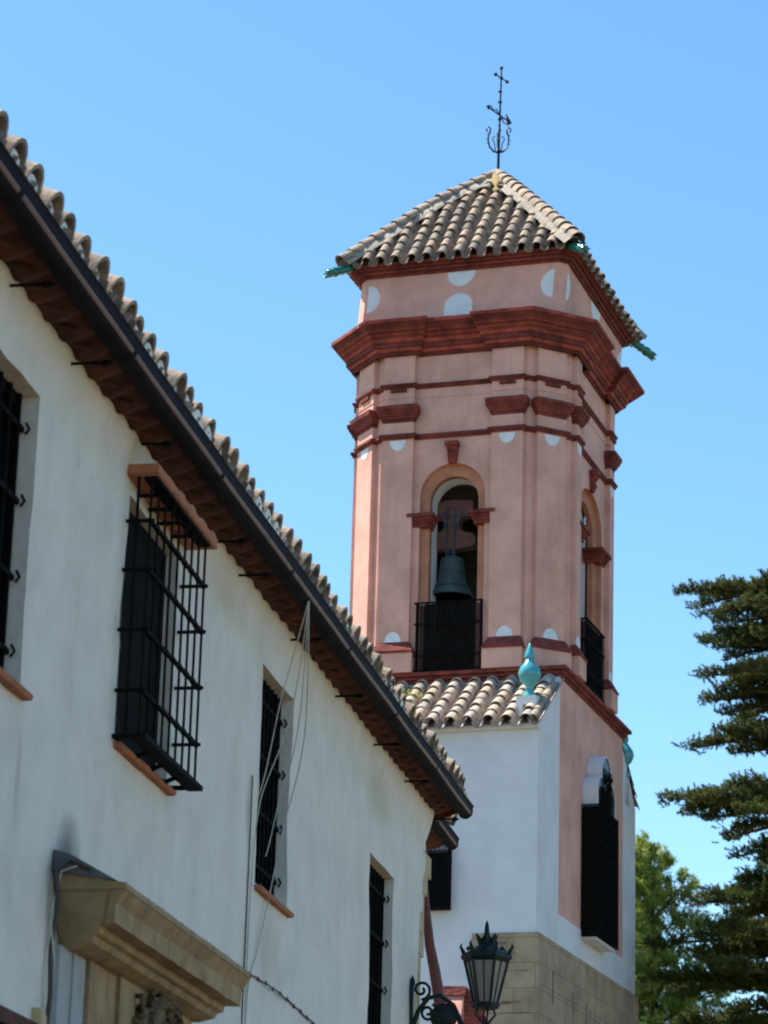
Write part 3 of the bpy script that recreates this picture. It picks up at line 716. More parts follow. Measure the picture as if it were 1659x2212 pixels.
# small caged window in the annex front
b = MB(); b.box(-0.48, 0.48, -3.32, -3.30, 10.24, 11.18); wn = b.build('window', M['pane'], ann)
b = MB()
for i in range(15): x = -0.55+1.1*i/14; b.tube([(x, -3.70, 10.17), (x, -3.70, 11.27)], 0.012, 5)
for s in (-0.55, 0.55):
    for j in range(4): b.tube([(s, -3.53-0.055*j, 10.17), (s, -3.53-0.055*j, 11.27)], 0.012, 5)
for z in (10.17, 10.45, 10.72, 10.99, 11.27): b.tube([(-0.55, -3.49, z), (-0.55, -3.71, z), (0.55, -3.71, z), (0.55, -3.49, z)], 0.015, 4)
for i in range(30): x = -0.54+1.08*i/29; b.box(x-0.01, x+0.01, -3.69, -3.686, 10.18, 11.26)
b.box(-0.55, 0.55, -3.71, -3.50, 10.155, 10.17)
b.build('iron_cage', M['iron'], wn)
back = annex('church_annex', 'white church annex behind the tower, only its right edge and tile ends showing', 2.83, 3.9, -9, False)
b = MB(); b.box(-6, 2.05, 2.835, 3.9, 0, 13.35)
b.hexa([(-6, 2.835, 13.35), (2.05, 2.835, 13.35), (2.05, 3.9, 13.35), (-6, 3.9, 13.35)], [(-6, 2.835, 14.3), (2.05, 2.835, 14.3), (2.05, 2.84, 14.3), (-6, 2.84, 14.3)])
b.build('wall', M['white_far'], back)
b = MB(); bL = math.hypot(1.25, 0.95); dv2 = Vector((0, -1.25/bL, 0.95/bL)); du2 = Vector((-1, 0, 0)); dn2 = du2.cross(dv2)
tile_field(b, Vector((0, 4.12, 13.35)), du2, dv2, dn2, [-1.95+0.335*i for i in range(23)], lambda u: bL+0.05, r=0.115, expo=0.31)
b.build('roof', M['tile'], back, 50)
# pedestals and turquoise finials
FIN = [(0.085, 0.0), (0.12, 0.02), (0.10, 0.07), (0.06, 0.14), (0.065, 0.20), (0.15, 0.29), (0.195, 0.38), (0.2, 0.43), (0.175, 0.52), (0.10, 0.62), (0.07, 0.67), (0.085, 0.70), (0.095, 0.73), (0.085, 0.78), (0.055, 0.86), (0.02, 0.96), (0.0, 0.98)]
for (x, y, z, lab) in ((1.80, -3.2, 13.86, 'turquoise glazed finial on a white block at the end of the short tile roof'),
                       (1.985, 3.2, 13.85, 'turquoise glazed finial half hidden behind the right edge of the tower')):
    f_ = thing('finial', lab, 'finial', tw(x, y, z), TA, 'glazed finials on the annex roofs')
    b = MB(); b.lathe(FIN, (0, 0, 0), 24); b.build('glazed_ball', M['glaze_turq'], f_, 50)
    par = ann if y < 0 else back
    b = MB()
    if y < 0:
        b.box(1.61, 1.97, -3.38, -3.02, 13.70, 13.858); b.box(1.61, 1.73, -3.38, -3.02, 13.40, 13.70); b.box(1.86, 1.97, -3.38, -3.02, 13.40, 13.70)
    else: b.box(1.80, 2.05, 3.02, 3.38, 13.3, 13.845)
    b.build('finial_block', M['white_far'], par)
b = MB()
for i in range(50):
    x, y = random.gauss(-0.62, 0.22), random.uniform(-3.5, -2.6); z = 13.45+(y+3.6)*0.69+0.1
    s = random.uniform(0.03, 0.07)
    for q in range(5):
        a = random.uniform(0, 6.28); b.tint = random.random()
        b.add([(x, y, z), (x+s*math.cos(a), y+s*math.sin(a), z+s*random.uniform(0.4, 1.3)), (x+s*0.6*math.cos(a+0.6), y+s*0.6*math.sin(a+0.6), z+s)], [(0, 1, 2)])
tag(b.build('roof_weed', M['pine']), 'small green weeds sprouting between the tiles of the short annex roof', 'plant').parent = None
bpy.data.objects['roof_weed']['kind'] = 'stuff'; bpy.data.objects['roof_weed'].location = TR; bpy.data.objects['roof_weed'].rotation_euler = (0, 0, TA)

# ================================================================== WHITE HOUSE ON THE LEFT
HO = Vector((0.4885, 25.9954, 0)); HA = R(-10.2)
house = thing('white_house', 'long white house with barred windows, deep red eaves and a dark gutter', 'house', HO, HA)
house_M = Matrix.Translation(HO) @ Matrix.Rotation(HA, 4, 'Z')
def hw(x, y, z): return house_M @ Vector((x, y, z))
YN = -24.0
SAG = [(-30, -0.10), (-15, -0.095), (-13.3, -0.08), (-10.8, -0.075), (-8.6, -0.045), (-5.0, -0.005), (-2.5, 0.03), (0, 0.07), (1, 0.08)]
def sag(y):                                      # the old eave line dips and rises
    for (a, za), (b_, zb) in zip(SAG, SAG[1:]):
        if a <= y <= b_:
            t = (y-a)/(b_-a); return za+(zb-za)*t + wob(y, 0, 0, 0.8, 0.012)
    return 0.0
HOLES = [(-13.75, -12.52, 5.045, 6.54, 0.15), (-10.78, -9.62, 5.20, 6.60, 0.15), (-7.16, -6.15, 5.09, 6.57, 0.15), (-2.92, -1.79, 4.62, 6.11, 0.15),
         (-16.9, -15.7, 5.045, 6.54, 0.15)]
wl = MB()
def edge(z):                                     # ragged far corner of the wall
    return 0.0 if z > 6.95 else (-0.05 if z > 6.75 else (-0.14 if z > 6.45 else (-0.28 if z > 6.1 else -0.42-0.16*(6.1-z))))
def wf(u, v, d):
    t = min(1, max(0, (v-6.72)/0.3)); fl = 0.055*t*t*(3-2*t)
    if u > -1.2: u = u + max(-1.3, edge(v))*((u+1.2)/1.2)
    z = v + (sag(u)*min(1, max(0, (v-6.5)/0.5)))
    return (d+fl, u, z)
holes_wall(wl, wf, frange(YN, -15, 0.5)+frange(-15, 0, 0.12), frange(0, 4, 0.5)+frange(4, 7.04, 0.11), HOLES, 0.017)
wl.add([(0, -0.3, 0), (-8, -0.3, 0), (-8, -0.3, 7), (0.0, -0.3, 7.0), (-4, -0.3, 8.9)], [(0, 1, 2, 4, 3)])
wl.add([(0, YN, 0), (-8, YN, 0), (-8, YN, 7), (0, YN, 7.0), (-4, YN, 8.9)], [(0, 1, 2, 4, 3)])
wl.add([(-8, YN, 0), (-8, -0.3, 0), (-8, -0.3, 7), (-8, YN, 7)], [(0, 1, 2, 3)])
wl.build('wall', M['white'], house, 45)
ret = MB()                                       # ochre stone return at the far corner
for i in range(14):
    z0 = 4.0+0.19*i; ret.box(-0.5, -0.008+random.uniform(-0.012, 0.012), edge(z0)-0.12, edge(z0)+random.uniform(-0.05, 0.05)+0.30, z0, z0+0.188)
ret.box(-0.5, -0.085, -0.9, -0.6, 0, 4.0)
ret.build('corner_quoin', M['cream'], house)

# windows with recessed grilles
def pane_set(y0, y1, z0, z1, loops=True, sill=True, shutter=False):
    f = MB(); d = -0.148
    f.box(d, d+0.05, y0, y0+0.07, z0, z1); f.box(d, d+0.05, y1-0.07, y1, z0, z1); f.box(d, d+0.05, (y0+y1)/2-0.04, (y0+y1)/2+0.04, z0, z1)
    f.box(d, d+0.052, y0, y1, z1-0.07, z1); f.box(d, d+0.052, y0, y1, z0, z0+0.08); f.box(d, d+0.048, y0, y1, z0+(z1-z0)*0.62, z0+(z1-z0)*0.62+0.05)
    fo = f.build('window', M['wood_dark'], house)
    p = MB(); p.box(d-0.03, d+0.012, y0+0.03, y1-0.03, z0+0.03, z1-0.03); p.build('pane', M['pane'], fo)
    if loops:
        g = MB(); x = -0.082; nb = 8
        for i in range(nb):
            y = y0+0.06+(y1-y0-0.12)*i/(nb-1); g.tube([(x, y, z0+0.01), (x, y, z1-0.01)], 0.011, 6)
        for zf in (0.12, 0.37, 0.63, 0.88):
            z = z0+(z1-z0)*zf; g.box(x-0.014, x+0.014, y0-0.02, y1+0.0, z-0.013, z+0.013)
            for i in range(nb):
                y = y0+0.06+(y1-y0-0.12)*i/(nb-1); g.lathe([(0.0, -0.025), (0.02, -0.012), (0.02, 0.012), (0.0, 0.025)], (x, y, z), 6)
            for e in (y1-0.03,): g.tube([(x+0.03, e, z-0.03), (x+0.045, e+0.015, z), (x+0.03, e, z+0.03)], 0.0075, 5)
        g.build('grille', M['iron'], fo)
    if sill:
        s = MB(); n = 10; rings = []
        for i in range(n+1):
            y = y0-0.02+(y1-y0+0.07)*i/n; q = wob(y, z0, 0, 4, 0.006)
            rings.append([(-0.14, y, z0-0.012), (0.045+q, y, z0-0.020), (0.056+q, y, z0-0.036), (0.045+q, y, z0-0.054), (-0.02, y, z0-0.054)])
        s.loft(rings, True, True, True); s.build('sill', M['terracotta'], fo, 50)
    return fo
for (a, b2, c, d_, _) in HOLES[:1]+HOLES[2:]: pane_set(a, b2, c, d_)
cw = pane_set(-10.78, -9.62, 5.20, 6.60, False, True)
sh_ = MB(); sh_.box(-0.06, -0.03, -10.77, -10.66, 5.22, 6.58)
for i in range(3): sh_.box(-0.032, -0.02, -10.755, -10.675, 5.3+0.42*i, 5.35+0.42*i)
sh_.build('shutter', M['wood_grey'], cw)
sh_ = MB(); sh_.box(-0.09, -0.06, -10.655, -9.64, 5.22, 6.58); sh_.build('shutter', M['wood_dark'], cw)
# projecting cage
cg = MB(); xo = 0.145; ya, yb, za, zb = -10.82, -9.52, 5.205, 6.68
for i in range(9):
    y = ya+(yb-ya)*i/8; cg.tube([(xo, y, za), (xo, y, zb)], 0.0078, 6)
cg.tube([(0.07, ya, za), (0.07, ya, zb)], 0.009, 6)
for z in (5.46, 5.80, 6.14, 6.42):
    cg.box(xo-0.011, xo+0.011, ya-0.02, yb+0.02, z-0.010, z+0.010)
    for yy in (ya, yb): cg.box(-0.03, xo+0.025, yy-0.008, yy+0.008, z-0.009, z+0.009)
    for i in range(9): cg.lathe([(0, -0.025), (0.017, -0.01), (0.017, 0.01), (0, 0.025)], (xo, ya+(yb-ya)*i/8, z), 6)
cg.box(0.10, xo+0.045, ya-0.03, yb+0.03, za-0.016, za+0.012); cg.box(0.10, xo+0.03, ya, yb, zb-0.02, zb-0.002)
for yy in (ya, yb): cg.box(-0.03, 0.10, yy-0.02, yy+0.02, za-0.012, za+0.010)
for i in range(1, 4): y = ya+(yb-ya)*i/4; cg.tube([(0, y, za-0.02), (0.06, y, za-0.035), (xo, y, za)], 0.014, 6)
for i in range(1, 5): y = ya+(yb-ya)*i/5; cg.tube([(-0.02, y, zb-0.03), (xo, y, zb-0.03)], 0.012, 6)
cg.build('iron_cage', M['iron'], cw, 50)
hd = MB(); hd.box(-0.01, 0.19, -10.86, -9.40, 6.685, 6.735)
for i in range(4): hd.box(0.0, 0.185, -10.84+0.36*i, -10.50+0.36*i, 6.676, 6.686)
hd.build('hood_slab', M['terracotta'], cw)
hm = MB(); hm.hexa([(0, -10.86, 6.737), (0.17, -10.86, 6.737), (0.17, -9.40, 6.737), (0, -9.40, 6.737)], [(0, -10.86, 6.90), (0.05, -10.86, 6.89), (0.05, -9.40, 6.89), (0, -9.40, 6.90)])
hm.build('hood_mortar', M['white'], cw)

# eaves: red scalloped soffit of channel tiles, roof tiles, gutter, brackets
EX = 0.235; SP = 0.275
sf = MB(); rows = 6; ys = []; y = YN
while y < 0.12: ys.append(y); y += SP/8
rings = []
for x, zo in ((-0.05, 7.0), (0.075, 7.005), (0.12, 7.02), (0.18, 7.045), (EX, 7.07)):
    rings.append([(x, yy, zo + sag(yy) - (0.05*abs(((yy/SP) % 1.0)*2-1)**0.8 if x > 0.0 else 0)) for yy in ys])
rings.append([(EX, yy, 7.12+sag(yy)) for yy in ys])
for i in range(len(rings)-1):
    for j in range(len(ys)-1):
        sf.tint = 0.25+0.55*random.random() if j % 8 == 0 else sf.tint
        sf.add([rings[i][j], rings[i][j+1], rings[i+1][j+1], rings[i+1][j]], [(0, 1, 2, 3)])
sf.add([(-0.05, 0.115, 6.97), (EX, 0.115, 7.06), (EX, 0.115, 7.2), (-0.05, 0.115, 7.2)], [(0, 1, 2, 3)])
sof = sf.build('soffit', M['soffit'], house, 50)
st_ = MB(); j = 0                                # saw-tooth bricks along the wall head
y = YN
while y < 0.05:
    z = 6.985+sag(y)
    st_.tint = random.random()
    st_.add([(0.04, y-0.13, z), (0.04, y+0.13, z), (0.155, y+random.uniform(-.01, .01), z+0.005), (0.04, y-0.13, z+0.04), (0.04, y+0.13, z+0.04), (0.17, y, z+0.05)], [(0, 1, 2), (3, 5, 4), (0, 2, 5, 3), (1, 4, 5, 2), (0, 3, 4, 1)])
    y += SP
st_.build('sawtooth_brick', M['soffit'], sof)
RS = math.tan(R(24)); rL = 4.4/math.cos(R(24)); dv = Vector((-math.cos(R(24)), 0, math.sin(R(24)))); du = Vector((0, 1, 0)); dn = du.cross(dv)
if dn.z < 0: dn = -dn
hr = MB(); hr.tint = 0.2
hr.add([(EX+0.0, YN, 7.115), (EX+0.0, 0.1, 7.115), (EX-4.4, 0.1, 7.115+4.4*RS), (EX-4.4, YN, 7.115+4.4*RS), (-8.6, YN, 7.0), (-8.6, 0.1, 7.0)], [(0, 1, 2, 3), (3, 2, 5, 4)])
ncol = int((0.05-YN)/SP)
for i in range(ncol+1):
    u = 0.0 - i*SP; nrow = 14 if i % 1 == 0 else 3
    zz = sag(u)
    for k in range(nrow):
        v_ = k*0.3 + (random.uniform(-0.02, 0.03) if k == 0 else random.uniform(-0.01, 0.01))
        hr.tint = random.random()*0.75+0.1
        jx = random.uniform(-0.014, 0.014)
        d2 = (dv - dn*0.05 + du*random.uniform(-0.03, 0.03)).normalized(); n2 = du.cross(d2).normalized()
        if n2.z < 0: n2 = -n2
        cap_tile(hr, Vector((EX+0.04, u+jx, 7.125+zz)) + dv*v_ + dn*0.055, du, d2, n2, 0.108*random.uniform(0.94, 1.06), 0.088, 0.37, th=0.02, n=8, sag=1.15)
        if k < 2:
            hr.tint = random.random()*0.4
            cap_tile(hr, Vector((EX+0.07, u+SP/2, 7.125+zz)) + dv*v_ + dn*0.07, du, dv, -dn, 0.098, 0.098, 0.37, th=0.018, n=6, sag=0.8)
hro = hr.build('roof', M['tile'], house, 50)
mt_ = MB(); rings = []                           # mortar fillet packed under the eave tiles
y = -ncol*SP - 0.1
while y < 0.1:
    q = ((y/SP+0.5) % 1.0 - 0.5)*SP/0.099; h = 0.112*math.sqrt(max(0, 1-q*q)); e = wob(y, 3, 3, 1.5, 0.02); zz = sag(y)
    rings.append([(EX-0.2, y, 7.13+zz), (EX+0.055+e, y, 7.13+zz), (EX+0.058+e, y, 7.142+h*0.6+zz), (EX+0.05+e, y, 7.144+h+zz), (EX-0.2, y, 7.144+h+zz)])
    y += SP/14
mt_.loft(rings, True, True, True); mt_.build('eave_mortar', M['mortar'], hro, 60)
def gutter(parent, y0, y1, x, z, r, sagf, segs):
    g = MB(); ys = frange(y0, y1, 0.4)
    prof = []
    for i in range(13):
        a = math.pi + math.pi*i/12; prof.append((x + r*math.cos(a), z + r*1.05*math.sin(a)))
    prof = [(x-r, z+0.045)] + prof + [(x+r, z+0.03), (x+r+0.012, z+0.045), (x+r, z+0.058), (x+r-0.014, z+0.04)]
    back_ = [(px*1.0 + (0.006 if px < x else -0.006), pz+0.006) for px, pz in prof[::-1]]
    full = prof + [(x+r*0.92*math.cos(a), z+r*0.98*math.sin(a)) for a in [math.pi*2 - math.pi*i/12 for i in range(13)]]
    g.loft([[(px, yy, pz+sagf(yy)) for px, pz in full] for yy in ys], True, True, True)
    go_ = g.build('gutter', M['gutter'], parent, 40)
    s = MB(); s.loft([[(x+r*0.80, yy, z-r*0.66+sagf(yy)), (x+r*0.93, yy, z-r*0.50+sagf(yy)), (x+r*0.99, yy, z-r*0.36+sagf(yy)), (x+r*0.86, yy, z-r*0.50+sagf(yy))] for yy in ys], True, True, True)
    s.build('bounce_strip', M['gutter_red'], go_)  # painted strip standing in for the gutter's reddish highlight
    yy = y1-0.06
    while yy > y0+0.2:
        jn = MB(); jn.loft([[(x+(r+0.004)*math.cos(math.pi+math.pi*i/12), yy+o, z+(r*1.05+0.004)*math.sin(math.pi+math.pi*i/12)+sagf(yy)) for i in range(13)] for o in (-0.03, 0.03)], closed=False)
        yy -= segs; jn.build('joint_band', M['gutter'], go_, 40)
    return go_
gutter(house, YN, 0.32, 0.282, 7.045, 0.068, sag, 2.05)
for y in (-17.6, -16.2, -14.6, -13.23, -12.15, -10.85, -8.94, -8.17, -6.52, -4.83, -3.16, -1.66, 0.05):
    b = MB(); z = 7.0+sag(y)-0.075
    b.tube([(-0.02, y, z), (0.20, y, z), (0.265, y, z+0.0)], 0.0085, 6); b.lathe([(0.0, -0.03), (0.016, -0.02), (0.016, 0.02), (0, 0.03)], (0.225, y, z), 6, axis=(1, 0, 0))
    b.build('gutter_bracket', M['iron'], house)

# stone portal cornice
po = MB()
PY0, PY1 = -11.77, -8.86
prof = [(0.0, 4.30), (0.30, 4.245), (0.375, 4.235), (0.378, 4.20), (0.355, 4.165), (0.33, 4.13), (0.325, 4.035), (0.24, 4.03), (0.235, 3.995), (0.205, 3.985), (0.19, 3.955), (0.145, 3.94), (0.11, 3.925), (0.0, 3.925)]
def pin(x): return 0.0 if x > 0.31 else (0.0 if x > 0.24 else 0.10)
rings = []
for yy, k in ((PY0, 1), (PY1, -1)):
    rings.append([(x, yy + k*max(0, (0.33-x))*0.55*(1 if z < 4.06 else 0), z) for x, z in prof])
mid = []
for i in range(1, 24):
    t = i/24; mid.append([(x + wob(t*9, z*6, 0, 1.5, 0.006)*(x > 0.05), rings[0][j][1]*(1-t)+rings[1][j][1]*t, z + wob(t*14, z*5, 3, 1.2, 0.006)) for j, (x, z) in enumerate(prof)])
po.loft([rings[0]] + mid + [rings[1]], False, True, True)
pj = po
por = po.build('stone_portal', M['stone'], house, 30)
b = MB(); b.hexa([(0.0, PY0-0.02, 4.29), (0.33, PY0-0.02, 4.243), (0.30, PY0+0.5, 4.250), (0, PY0+0.5, 4.30)], [(0.0, PY0-0.02, 4.40), (0.08, PY0-0.01, 4.38), (0.05, PY0+0.40, 4.37), (0, PY0+0.45, 4.36)])
b.build('capping', M['lead'], por)
b = MB(); b.box(0, 0.08, -11.28, -9.05, 0.0, 3.93); b.box(0.078, 0.10, -10.75, -9.4, 2.6, 3.929)
b.build('portal_jamb', M['stone'], por)
b = MB(); b.box(0, 0.05, -11.74, -11.285, 0.0, 3.93); b.box(0.048, 0.06, -11.52, -11.30, 0.0, 3.928); b.build('plaster_pilaster', M['pilaster_shade'], por)
cv = MB(); random.seed(11)                        # carved leaf and shield relief
for i in range(46):
    a = random.uniform(0, 6.28); rr = random.uniform(0.05, 0.24); y = -10.08+rr*math.cos(a)*1.9; z = 3.80+rr*math.sin(a)*0.62
    s = random.uniform(0.03, 0.06)
    cv.tube([(0.09, y, z), (0.15, y+s*math.cos(a+1), z+s*math.sin(a+1)), (0.14, y+1.8*s*math.cos(a+1.8), z+1.8*s*math.sin(a+1.8)), (0.085, y+1.9*s*math.cos(a+2.6), z+1.7*s*math.sin(a+2.6))], [0.012, 0.024, 0.018, 0.006], 6)
cv.prism([(-10.2, 3.9), (-9.96, 3.9), (-9.95, 3.7), (-10.08, 3.56), (-10.21, 3.7)], 0.08, 0.15, lambda a_, b_, d: (d, a_, b_))
cv.build('carved_relief', M['stone_dark'], por, 60)
random.seed(21)
lt = MB(); lt.box(0.0, 0.12, -15.0, -12.28, 3.40, 3.47); lt.box(0.0, 0.09, -15.0, -12.32, 3.33, 3.40); lt.build('timber_lintel', M['soffit'], house)
b = MB(); b.box(0.0, 0.05, -12.03, -11.93, 3.48, 3.58); b.box(0.05, 0.056, -12.02, -11.94, 3.49, 3.57); b.build('junction_box', M['cream'], house)

# lower wing beyond the far corner
wing = thing('low_wing', 'low white wing beyond the house corner, only its gutter and tile ends showing', 'building', hw(0, 0.2, 0), HA)
b = MB(); b.box(-5, -0.52, 0.1, 2.7, 0, 7.33); b.build('wall', M['white_far'], wing)
zero = lambda y: 0.0
b = MB(); rings = []
ys = frange(0.12, 2.85, 0.035)
for x, z in ((-0.53, 7.33), (-0.4, 7.35), (-0.3, 7.40), (-0.27, 7.48)): rings.append([(x, yy, z-0.03*abs(math.sin(math.pi*yy/0.275))) for yy in ys])
for i in range(3): b.loft(rings[i:i+2], closed=False)
b.build('soffit', M['soffit'], wing, 50)
gutter(wing, 0.12, 2.9, -0.26, 7.38, 0.065, zero, 1.2)
b = MB(); dvw = dv
for i in range(10):
    u = 2.75-0.275*i
    for k in range(6):
        b.tint = random.random()
        cap_tile(b, Vector((-0.26, u, 7.50)) + dv*(0.3*k) + dn*0.05, du, (dv-dn*0.05).normalized(), dn, 0.108, 0.088, 0.37, th=0.02, sag=1.15)
b.tint = 0.3; b.add([(-0.3, 0.1, 7.48), (-0.3, 2.85, 7.48), (-2.2, 2.85, 7.48+1.9*RS), (-2.2, 0.1, 7.48+1.9*RS)], [(0, 1, 2, 3)])
b.build('roof', M['tile'], wing, 50)

# red oxide downpipe behind the corner
pp = MB(); pts = [(-0.20, 1.0, 6.95), (-0.205, 1.0, 6.75), (-0.18, 1.0, 6.4), (-0.13, 1.0, 6.0), (-0.075, 1.0, 5.75), (-0.02, 1.0, 5.45), (0.02, 1.0, 5.2), (0.02, 1.0, 0.0)]
pp.tube([hw(*p) for p in pts], [0.018, 0.026, 0.036, 0.046, 0.052, 0.055, 0.055, 0.055], 12)
tag(pp.build('downpipe', M['red_pipe'], None, 50), 'rusty red downpipe bending out behind the far corner of the white house', 'downpipe')
# pink buttress pier with red coping between house and church
pier = thing('garden_pier', 'sunlit pink sloping pier with dark red coping beside the lamp', 'pier', hw(-2.0, 14, 0), HA)
b = MB(); b.hexa([(-0.17, 0.0, 0), (0.17, 0.05, 0), (0.17, 1.6, 0), (-0.17, 1.6, 0)], [(-0.17, 0.0, 6.6), (0.17, 0.05, 6.6), (0.17, 1.6, 6.6), (-0.17, 1.6, 6.6)])
b.hexa([(-0.17, 0.0, 6.601), (0.17, 0.05, 6.601), (0.17, 1.6, 6.601), (-0.17, 1.6, 6.601)], [(-0.17, 0.75, 7.55), (0.17, 0.75, 7.55), (0.17, 1.6, 7.55), (-0.17, 1.6, 7.55)])
b.build('pier_body', M['pier_pink'], pier)
b = MB(); b.hexa([(-0.2, 0.70, 7.552), (0.2, 0.70, 7.552), (0.2, 1.65, 7.552), (-0.2, 1.65, 7.552)], [(-0.2, 0.74, 7.68), (0.2, 0.74, 7.68), (0.2, 1.6, 7.68), (-0.2, 1.6, 7.68)])
b.build('coping', M['brick'], pier)
b = MB(); b.hexa([(0.172, 0.8, 6.0), (0.9, 1.5, 6.0), (0.9, 1.8, 6.0), (0.172, 1.1, 6.0)], [(0.172, 0.8, 7.6), (0.9, 1.5, 6.55), (0.9, 1.8, 6.55), (0.172, 1.1, 7.6)])
b.hexa([(0.172, 0.78, 7.6), (0.95, 1.5, 6.5), (0.95, 1.85, 6.5), (0.172, 1.12, 7.6)], [(0.172, 0.78, 7.68), (0.95, 1.5, 6.58), (0.95, 1.85, 6.58), (0.172, 1.12, 7.68)])
b.box(0.172, 0.9, 1.2, 1.5, 0, 6.0)
b.build('sloping_wall', M['brick'], pier)

# ------------------------------------------------------------------ wall lantern
LY = -0.85; LX = 0.66
lan = thing('wall_lantern', 'dark iron wall lantern with frosted panes on a scrolled bracket', 'lantern', hw(LX, LY, 5.16), HA)
def hexring(r, z, rot=0): return [(r*math.cos(R(60*i+rot)), r*math.sin(R(60*i+rot)), z) for i in range(6)]
RT, RB = 0.19, 0.10
b = MB()
b.loft([hexring(r, z) for r, z in ((0.03, -0.02), (0.11, 0.0), (0.125, 0.03), (0.115, 0.05), (0.08, 0.05))], True, True, True)
b.loft([hexring(r, z) for r, z in ((0.185, 0.395), (0.20, 0.41), (0.222, 0.43), (0.222, 0.455), (0.21, 0.47), (0.185, 0.48), (0.13, 0.51), (0.075, 0.545), (0.06, 0.56))], True, True, True)
for i in range(6):
    a = R(60*i); c, s = math.cos(a), math.sin(a)
    b.tube([(RB*c, RB*s, 0.04), (RT*c, RT*s, 0.41)], 0.012, 6)
for i in range(6):
    a = R(60*i+30); c, s = math.cos(a), math.sin(a)
    b.tube([(RB*0.87*c, RB*0.87*s, 0.04), (RT*0.87*c, RT*0.87*s, 0.41)], 0.005, 5)
lb_ = b.build('lantern_frame', M['lamp_iron'], lan, 30)
for i in range(6):
    a0, a1 = R(60*i), R(60*i+60); p = MB(); k0, k1 = 0.96, 0.93
    q = [(RB*k0*math.cos(a0), RB*k0*math.sin(a0), 0.05), (RB*k0*math.cos(a1), RB*k0*math.sin(a1), 0.05), (RT*k0*math.cos(a1), RT*k0*math.sin(a1), 0.405), (RT*k0*math.cos(a0), RT*k0*math.sin(a0), 0.405)]
    q2 = [(x*k1, y*k1, z) for x, y, z in q]; p.hexa(q, q2); p.build('pane', M['frost'], lan)
b = MB()
for i in range(6):                               # horns on the rim and the crown of leaves
    a = R(60*i); c, s = math.cos(a), math.sin(a)
    b.tube([(0.19*c, 0.19*s, 0.46), (0.208*c, 0.208*s, 0.50), (0.226*c, 0.226*s, 0.53), (0.216*c, 0.216*s, 0.56)], [0.022, 0.018, 0.013, 0.004], 6)
    a = R(60*i+30); c, s = math.cos(a), math.sin(a)
    b.tube([(0.05*c, 0.05*s, 0.55), (0.075*c, 0.075*s, 0.60), (0.10*c, 0.10*s, 0.64)], [0.026, 0.02, 0.004], 6)
    b.lathe([(0, -0.02), (0.022, 0), (0, 0.03)], (0.17*c, 0.17*s, 0.50), 8)
b.lathe([(0.06, 0.55), (0.05, 0.60), (0.03, 0.63), (0.022, 0.66), (0.02, 0.70), (0.012, 0.74), (0.0, 0.76)], (0, 0, 0), 10)
b.build('crown_finial', M['lamp_iron'], lan, 50)
b = MB()
for i in range(4):
    a = R(90*i+20); c, s = math.cos(a), math.sin(a)
    b.tube([(0.07*c, 0.07*s, 0.0), (0.085*c, 0.085*s, -0.05), (0.05*c, 0.05*s, -0.09), (0.02*c, 0.02*s, -0.13)], 0.010, 6)
b.lathe([(0.02, -0.13), (0.06, -0.16), (0.05, -0.2), (0.03, -0.24), (0.04, -0.3)], (0, 0, 0), 10)
b.tube([(0, 0, -0.28), (-0.04, 0, -0.34), (-0.16, 0, -0.22), (-0.28, 0, -0.02+0.05), (-0.40, 0, 0.115), (-0.50, 0, 0.09), (-0.585, 0, -0.02), (-0.62, 0, -0.14)], 0.021, 8)
def spiral(cx_, cz_, r, a0, turns, n=26, sg=1): return [(cx_ + r*(1-0.8*i/n)*math.cos(a0+sg*turns*6.283*i/n), 0, cz_ + r*(1-0.8*i/n)*math.sin(a0+sg*turns*6.283*i/n)) for i in range(n+1)]
b.tube(spiral(-0.56, 0.16, 0.085, R(-90), 1.4), 0.014, 6); b.tube(spiral(-0.50, -0.03, 0.08, R(60), 1.5, sg=-1), 0.014, 6)
b.tube(spiral(-0.30, -0.12, 0.12, R(100), 1.6), 0.018, 6)
b.lathe([(0, -0.02), (0.10, -0.012), (0.12, 0), (0.10, 0.012), (0, 0.02)], (-0.36, 0, -0.07), 16, axis=(0, 1, 0))
b.box(-LX+0.0, -LX+0.035, -0.035, 0.035, -0.9, 0.20); b.lathe([(0.03, 0), (0.02, 0.05), (0, 0.09)], (-LX+0.02, 0, 0.20), 8)
b.tube([(-LX+0.03, 0, -0.75), (-0.5, 0, -0.62), (-0.2, 0, -0.5), (-0.03, 0, -0.34)], 0.018, 8)
b.build('bracket', M['lamp_iron'], lan, 50)

# ------------------------------------------------------------------ cables
def cable(pts, r, label, group=None, m_=None, sagz=0.0, n=14, close=True):
    P = [Vector(p) for p in pts]; out = []
    for i in range(len(P)-1):
        a, b_, c, d_ = P[max(0, i-1)], P[i], P[i+1], P[min(len(P)-1, i+2)]
        for k in range(n):
            t = k/n; q = 0.5*((2*b_) + (c-a)*t + (2*a-5*b_+4*c-d_)*t*t + (3*b_-a-3*c+d_)*t**3); q.z -= sagz*4*t*(1-t); out.append(hw(*q))
    out.append(hw(*P[-1])); mb = MB(); mb.tube(out, r, 5)
    return tag(mb.build('cable', m_ or M['cable'], None, 60), label, 'cable', group)
GP = (0.325, -7.3, 6.98); GC = 'cables slung from the gutter'
cable([GP, (0.16, -6.95, 6.3), (0.03, -7.22, 5.62), (0.015, -7.34, 4.9), (0.012, -7.35, 3.4)], 0.004, 'pale cable from the gutter past the left jamb of the tall window', GC, None, 0.03)
cable([GP, (0.17, -6.75, 6.25), (0.05, -6.72, 5.75), (0.02, -6.95, 5.30)], 0.004, 'pale cable from the gutter ending against the window bars', GC, None, 0.03)
cable([GP, (0.20, -6.68, 6.2), (0.06, -6.62, 5.55), (0.02, -7.02, 4.75), (0.014, -7.30, 4.35), (0.012, -7.32, 3.4)], 0.0048, 'pale cable from the gutter crossing in front of the tall window', GC, None, 0.02)
